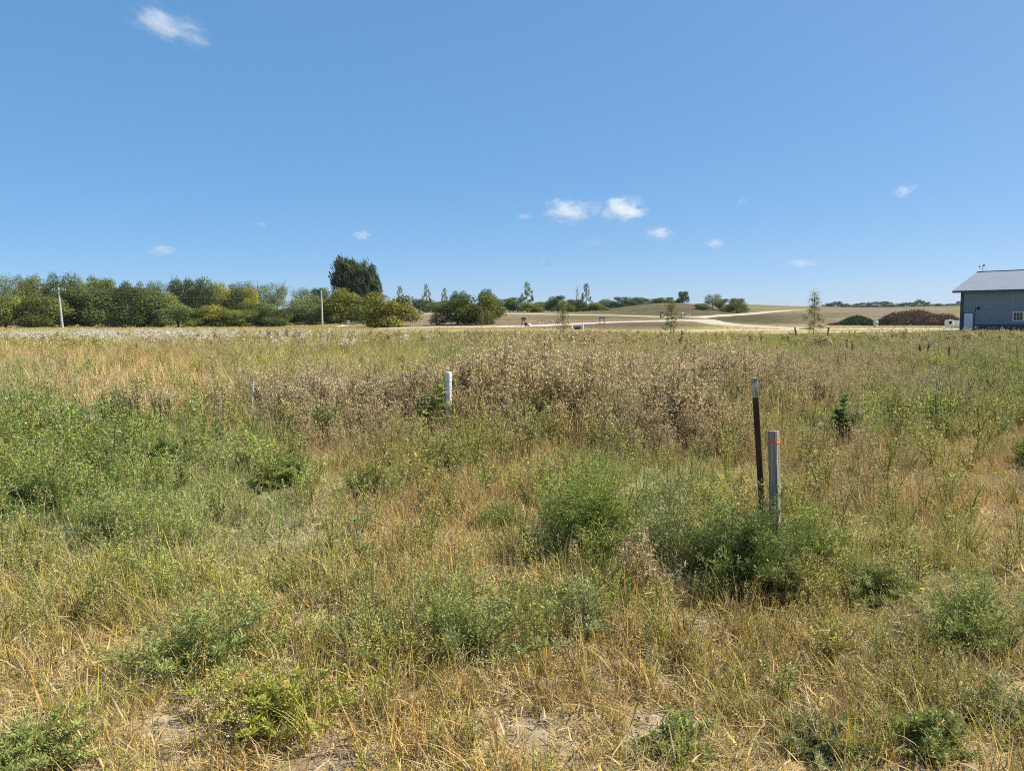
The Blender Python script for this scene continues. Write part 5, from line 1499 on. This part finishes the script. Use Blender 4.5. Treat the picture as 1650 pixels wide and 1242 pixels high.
bush(1135, 700, 100, 64, GE, 'green bush inside the tall brown weeds', 'lacy', 18)
bush(805, 850, 50, 76, GE, 'tiny dark bush left of the large bright green one', 'lacy', 19)
bush(1330, 1215, 50, 190, GC, 'small green bush low in the right foreground', 'fine', 20)
bush(1560, 1035, 130, 170, GE, 'green bush with small yellow flowers at the right', 'fine', 21, flowers=(.75, .55, .03))
bush(1518, 655, 66, 70, (.30, .27, .20), 'grey dead bush at the right, far behind the wooden post', 'dead', 22, 'dead_weed', 'single dead weeds')
bush(60, 830, 80, 90, GB, 'dark green bush among the weeds at the left edge', 'lush', 23)
bush(190, 880, 110, 110, GE, 'grey green bush in front of the left weeds', 'fine', 24)
bush(1410, 960, 70, 140, GE, 'green bush right of the narrow yellow green plant', 'fine', 25)
bush(1500, 1215, 80, 90, GE, 'upright yellow green plant near the bottom right corner', 'fine', 26)
bush(910, 1000, 70, 100, GA, 'low bright green bush under the large bright green one', 'fine', 27)
bush(1090, 1210, 48, 130, GE, 'sparse green bush at the bottom, right of the centre', 'lacy', 28)
bush(1610, 1160, 60, 170, GC, 'grey green low bush beside the bare soil at the right edge', 'lacy', 29)
bush(270, 760, 60, 60, GB, 'dark green bush at the edge between weeds and golden grass', 'lush', 30)
bush(1665, 760, 90, 60, GA, 'bright green bush cut by the right edge of the photo', 'fine', 31)
bush(1095, 735, 66, 70, (.27, .20, .14), 'dark dead weed leaning at the foot of the tall brown weeds', 'dead', 32, 'dead_weed', 'single dead weeds')

bush(1600, 536.5, 14, 60, (.17, .12, .085), 'brown dead weeds standing against the foot of the shed', 'dead', 33, 'dead_weed', 'single dead weeds')

# big leaves as curved strips
def big_leaf(g, base, d, length, width, tint, droop=.25):
    d = np.asarray(d, float); d /= np.linalg.norm(d); side = np.cross(d, [0, 0, 1.0]); side /= np.linalg.norm(side) + 1e-9; up_ = np.cross(side, d)
    V = []
    n = 6
    for i in range(n + 1):
        f = i / n; wd = width * .5 * math.sin(math.pi * min(.97, .06 + .92 * f)) ** .75
        c = np.asarray(base) + d * length * f - np.array([0, 0, 1]) * droop * length * f * f
        V += [c - side * wd + up_ * wd * .35, c, c + side * wd + up_ * wd * .35]
    q = []
    for i in range(n):
        q += [[3 * i, 3 * i + 1, 3 * i + 4, 3 * i + 3], [3 * i + 1, 3 * i + 2, 3 * i + 5, 3 * i + 4]]
    g.add(V, q, tint=tint)

def broad_plant(px, base, hpx, rgb, label, name, seed, stems, leaf, pairs, cat='plant'):
    p = hit(px, base); h = hpx * p.y / F; rs = np.random.RandomState(seed)
    root = empty(name, (p.x, p.y, p.z - .01)); tag(root, label, cat)
    for (ox, oy, hs) in stems:
        st, lf = Geo(), Geo()
        z = np.linspace(0, h * hs, 7); X = ox * h * (z / (h * hs)) ** 1.2; Y = oy * h * (z / (h * hs)) ** 1.2
        st.tube(np.stack([X, Y, z], -1), np.linspace(.007, .003, 7), 6)
        st_o = st.build('stem', M_BARK, root)
        for i in range(pairs):
            f = .3 + .7 * i / (pairs - 1); b = np.array([np.interp(f * h * hs, z, X), np.interp(f * h * hs, z, Y), f * h * hs])
            a = i * 1.57 + rs.rand() * .5
            for s in (0, math.pi):
                el = .35 + .6 * f * rs.rand() + (.5 if f > .9 else 0)
                big_leaf(lf, b, (math.cos(a + s), math.sin(a + s), el), leaf * (1.1 - .5 * f * f) * (.85 + .3 * rs.rand()), leaf * .52, .3 + .5 * rs.rand())
        m = lf.mesh('leaves'); m.materials.append(M_BUSH)
        for q in m.polygons: q.use_smooth = True
        put('leaves', m, root, color=rgb)
    return root
broad_plant(1357, 716, 74, (.070, .120, .034), 'dark green milkweed with broad paired leaves right of the posts', 'milkweed', 5, [(0, 0, 1.0), (.42, .1, .55), (.22, -.1, .6), (-.12, -.05, .7)], .19, 9)
broad_plant(699, 704, 92, (.22, .32, .05), 'broad leaved green vine beside the white pipe', 'vine', 6, [(.18, 0, 1.0), (-.1, .05, .75), (-.22, -.05, .55), (.08, -.08, .85)], .165, 7)
broad_plant(582, 905, 70, (.10, .20, .065), 'small seedling with a few bright broad leaves in the dry grass', 'seedling', 8, [(-.12, 0, 1.0), (.1, .02, .35)], .07, 4)

# dark upright stalks of dead mullein and dock
def stalk(px, base, top, label, lean=0.0, name='dead_stalk'):
    p = hit(px, base) if base > 560 else col_at(px, 62)
    d = p.y; h = at(px, top, d).z - p.z
    root = empty(name, (p.x, p.y, p.z)); tag(root, label, 'stalk', 'dark dead stalks in the right meadow')
    rs = np.random.RandomState(int(px))
    g = Geo(); z = np.linspace(0, h, 6); wd = max(.008, .9 * d / F)
    g.tube(np.stack([lean * z, 0 * z, z], -1), wd * np.array([.8, .8, .8, .7, .6, .3]), 6); g.build('stem', M_DKWOOD, root)
    g = Geo(); k = 70; u = .45 + .55 * rs.rand(k)
    leaf_cards(g, np.stack([lean * u * h, 0 * u, u * h], -1), rand_unit(rs, k) * [1, 1, .4] + [0, 0, .5], rand_unit(rs, k), wd * 2.4, wd * 1.6, rs.rand(k))
    m = g.mesh('seed_spike'); m.materials.append(M_BUSH); put('seed_spike', m, root, color=(.07, .045, .03))
stalk(1364, 585, 549, 'left one of a dark stalk pair below the young upright tree')
stalk(1371, 586, 551, 'right one of a dark stalk pair below the young upright tree', .05)
stalk(1484, 590, 555, 'leaning dark stalk left of the shed door', -.1)
stalk(1493, 592, 557, 'dark stalk below the left edge of the shed', .04)
stalk(1528, 598, 558, 'tall dark stalk in the meadow under the shed corner')
stalk(1285, 540, 528, 'short dark stalk left of the young upright tree', -.15)
stalk(1333, 540, 528, 'short dark stalk right of the young upright tree', .12)
stalk(1098, 548, 533, 'short dark stalk right of the young olive tree', .05)

# ------------------------------------------------------------------ clouds
def cloud_mat(name, density, seed, lo, hi, nscale):
    m, nt, out = new_mat(name)
    N = nt.nodes.new; L = nt.links.new
    tc = N('ShaderNodeTexCoord')
    ln = N('ShaderNodeVectorMath'); ln.operation = 'LENGTH'; L(tc.outputs['Object'], ln.inputs[0])
    nz = N('ShaderNodeTexNoise'); nz.noise_dimensions = '4D'; nz.inputs['W'].default_value = seed; nz.inputs['Scale'].default_value = nscale; nz.inputs['Detail'].default_value = 8; nz.inputs['Roughness'].default_value = .62
    L(tc.outputs['Object'], nz.inputs['Vector'])
    a = N('ShaderNodeMapRange'); a.inputs['From Min'].default_value = 0.0; a.inputs['From Max'].default_value = 1.0; a.inputs['To Min'].default_value = .95; a.inputs['To Max'].default_value = .05; a.clamp = False
    L(ln.outputs['Value'], a.inputs['Value'])
    nm = N('ShaderNodeMath'); nm.operation = 'MULTIPLY_ADD'; nm.inputs[1].default_value = 1.9; nm.inputs[2].default_value = -.80; L(nz.outputs['Fac'], nm.inputs[0])
    ad = N('ShaderNodeMath'); ad.operation = 'ADD'; L(a.outputs['Result'], ad.inputs[0]); L(nm.outputs['Value'], ad.inputs[1])
    r = N('ShaderNodeMapRange'); r.interpolation_type = 'SMOOTHSTEP'; r.inputs['From Min'].default_value = lo; r.inputs['From Max'].default_value = hi; r.inputs['To Max'].default_value = density
    L(ad.outputs['Value'], r.inputs['Value'])
    v = N('ShaderNodeVolumePrincipled'); v.inputs['Color'].default_value = (1, 1, 1, 1); v.inputs['Anisotropy'].default_value = .2
    L(r.outputs['Result'], v.inputs['Density']); L(v.outputs['Volume'], out.inputs['Volume'])
    return m

def cloud(px, py, wpx, hpx, label, density, seed, lo=.62, hi=1.0, roll=0.0, nscale=3.0, depth=3000.0):
    bm = bmesh.new(); bmesh.ops.create_icosphere(bm, subdivisions=3, radius=1.0)
    me = bpy.data.meshes.new('cloud'); bm.to_mesh(me); bm.free()
    me.materials.append(cloud_mat('cloud vapour', density, seed, lo, hi, nscale))
    o = put('cloud', me, loc=at(px, py, depth))
    s = depth / F
    o.scale = (wpx * .92 * s, wpx * .6 * s, hpx * 1.05 * s); o.rotation_euler = (0, R(roll), 0)
    return tag(o, label, 'cloud', 'small white clouds')
cloud(270, 40, 124, 44, 'wispy torn cloud in the upper left sky', .0085, 1, .66, 1.15, 18, 3.0)
cloud(318, 62, 60, 34, 'frayed right tail of the torn cloud in the upper left sky', .0042, 21, .72, 1.2, 30, 3.2)
cloud(915, 340, 74, 34, 'left one of the two larger white clouds above the middle', .014, 2, .60, 1.05)
cloud(1002, 338, 72, 34, 'right one of the two larger white clouds above the middle', .017, 3, .58, 1.0)
cloud(958, 333, 34, 20, 'thin cloud wisp between the two larger white clouds', .007, 4, .66, 1.1)
cloud(583, 379, 28, 14, 'small white cloud above the windswept tree', .015, 5, .58, 1.0)
cloud(260, 403, 42, 16, 'small white cloud above the left tree line', .011, 6, .60, 1.0)
cloud(1062, 376, 44, 18, 'small white cloud below the larger pair', .013, 7, .58, 1.0)
cloud(1153, 392, 30, 14, 'small white cloud right of the middle, above the hill slope', .013, 8, .58, 1.0)
cloud(880, 425, 22, 12, 'tiny white cloud just above the tallest far sapling', .013, 9, .58, 1.0)
cloud(955, 391, 54, 12, 'faint flat cloud streak under the larger pair', .007, 10, .62, 1.1)
cloud(846, 349, 34, 10, 'faint cloud streak left of the larger pair', .008, 11, .62, 1.1)
cloud(1457, 307, 42, 20, 'faint torn cloud high on the right', .008, 12, .62, 1.1, -20)
cloud(1290, 424, 50, 14, 'faint flat cloud above the young upright tree', .008, 13, .60, 1.1)
cloud(1195, 324, 22, 10, 'faint tiny cloud right of the larger pair', .007, 14, .62, 1.1)
cloud(422, 362, 20, 10, 'faint tiny cloud left of the windswept tree', .010, 15, .62, 1.1)

# ------------------------------------------------------------------ the summer haze over the land
def haze_mat(density):
    m, nt, out = new_mat('haze air')
    v = nt.nodes.new('ShaderNodeVolumePrincipled')
    v.inputs['Color'].default_value = (0.80, 0.88, 1.0, 1)
    v.inputs['Density'].default_value = density
    v.inputs['Anisotropy'].default_value = 0.0
    nt.links.new(v.outputs['Volume'], out.inputs['Volume'])
    return m
hz = Geo(); hz.box((-6150, -70, -4.5), (6150, 6150, 26))
tag(hz.build('haze', haze_mat(0.00005)), 'thin pale summer haze over the fields', kind='stuff')
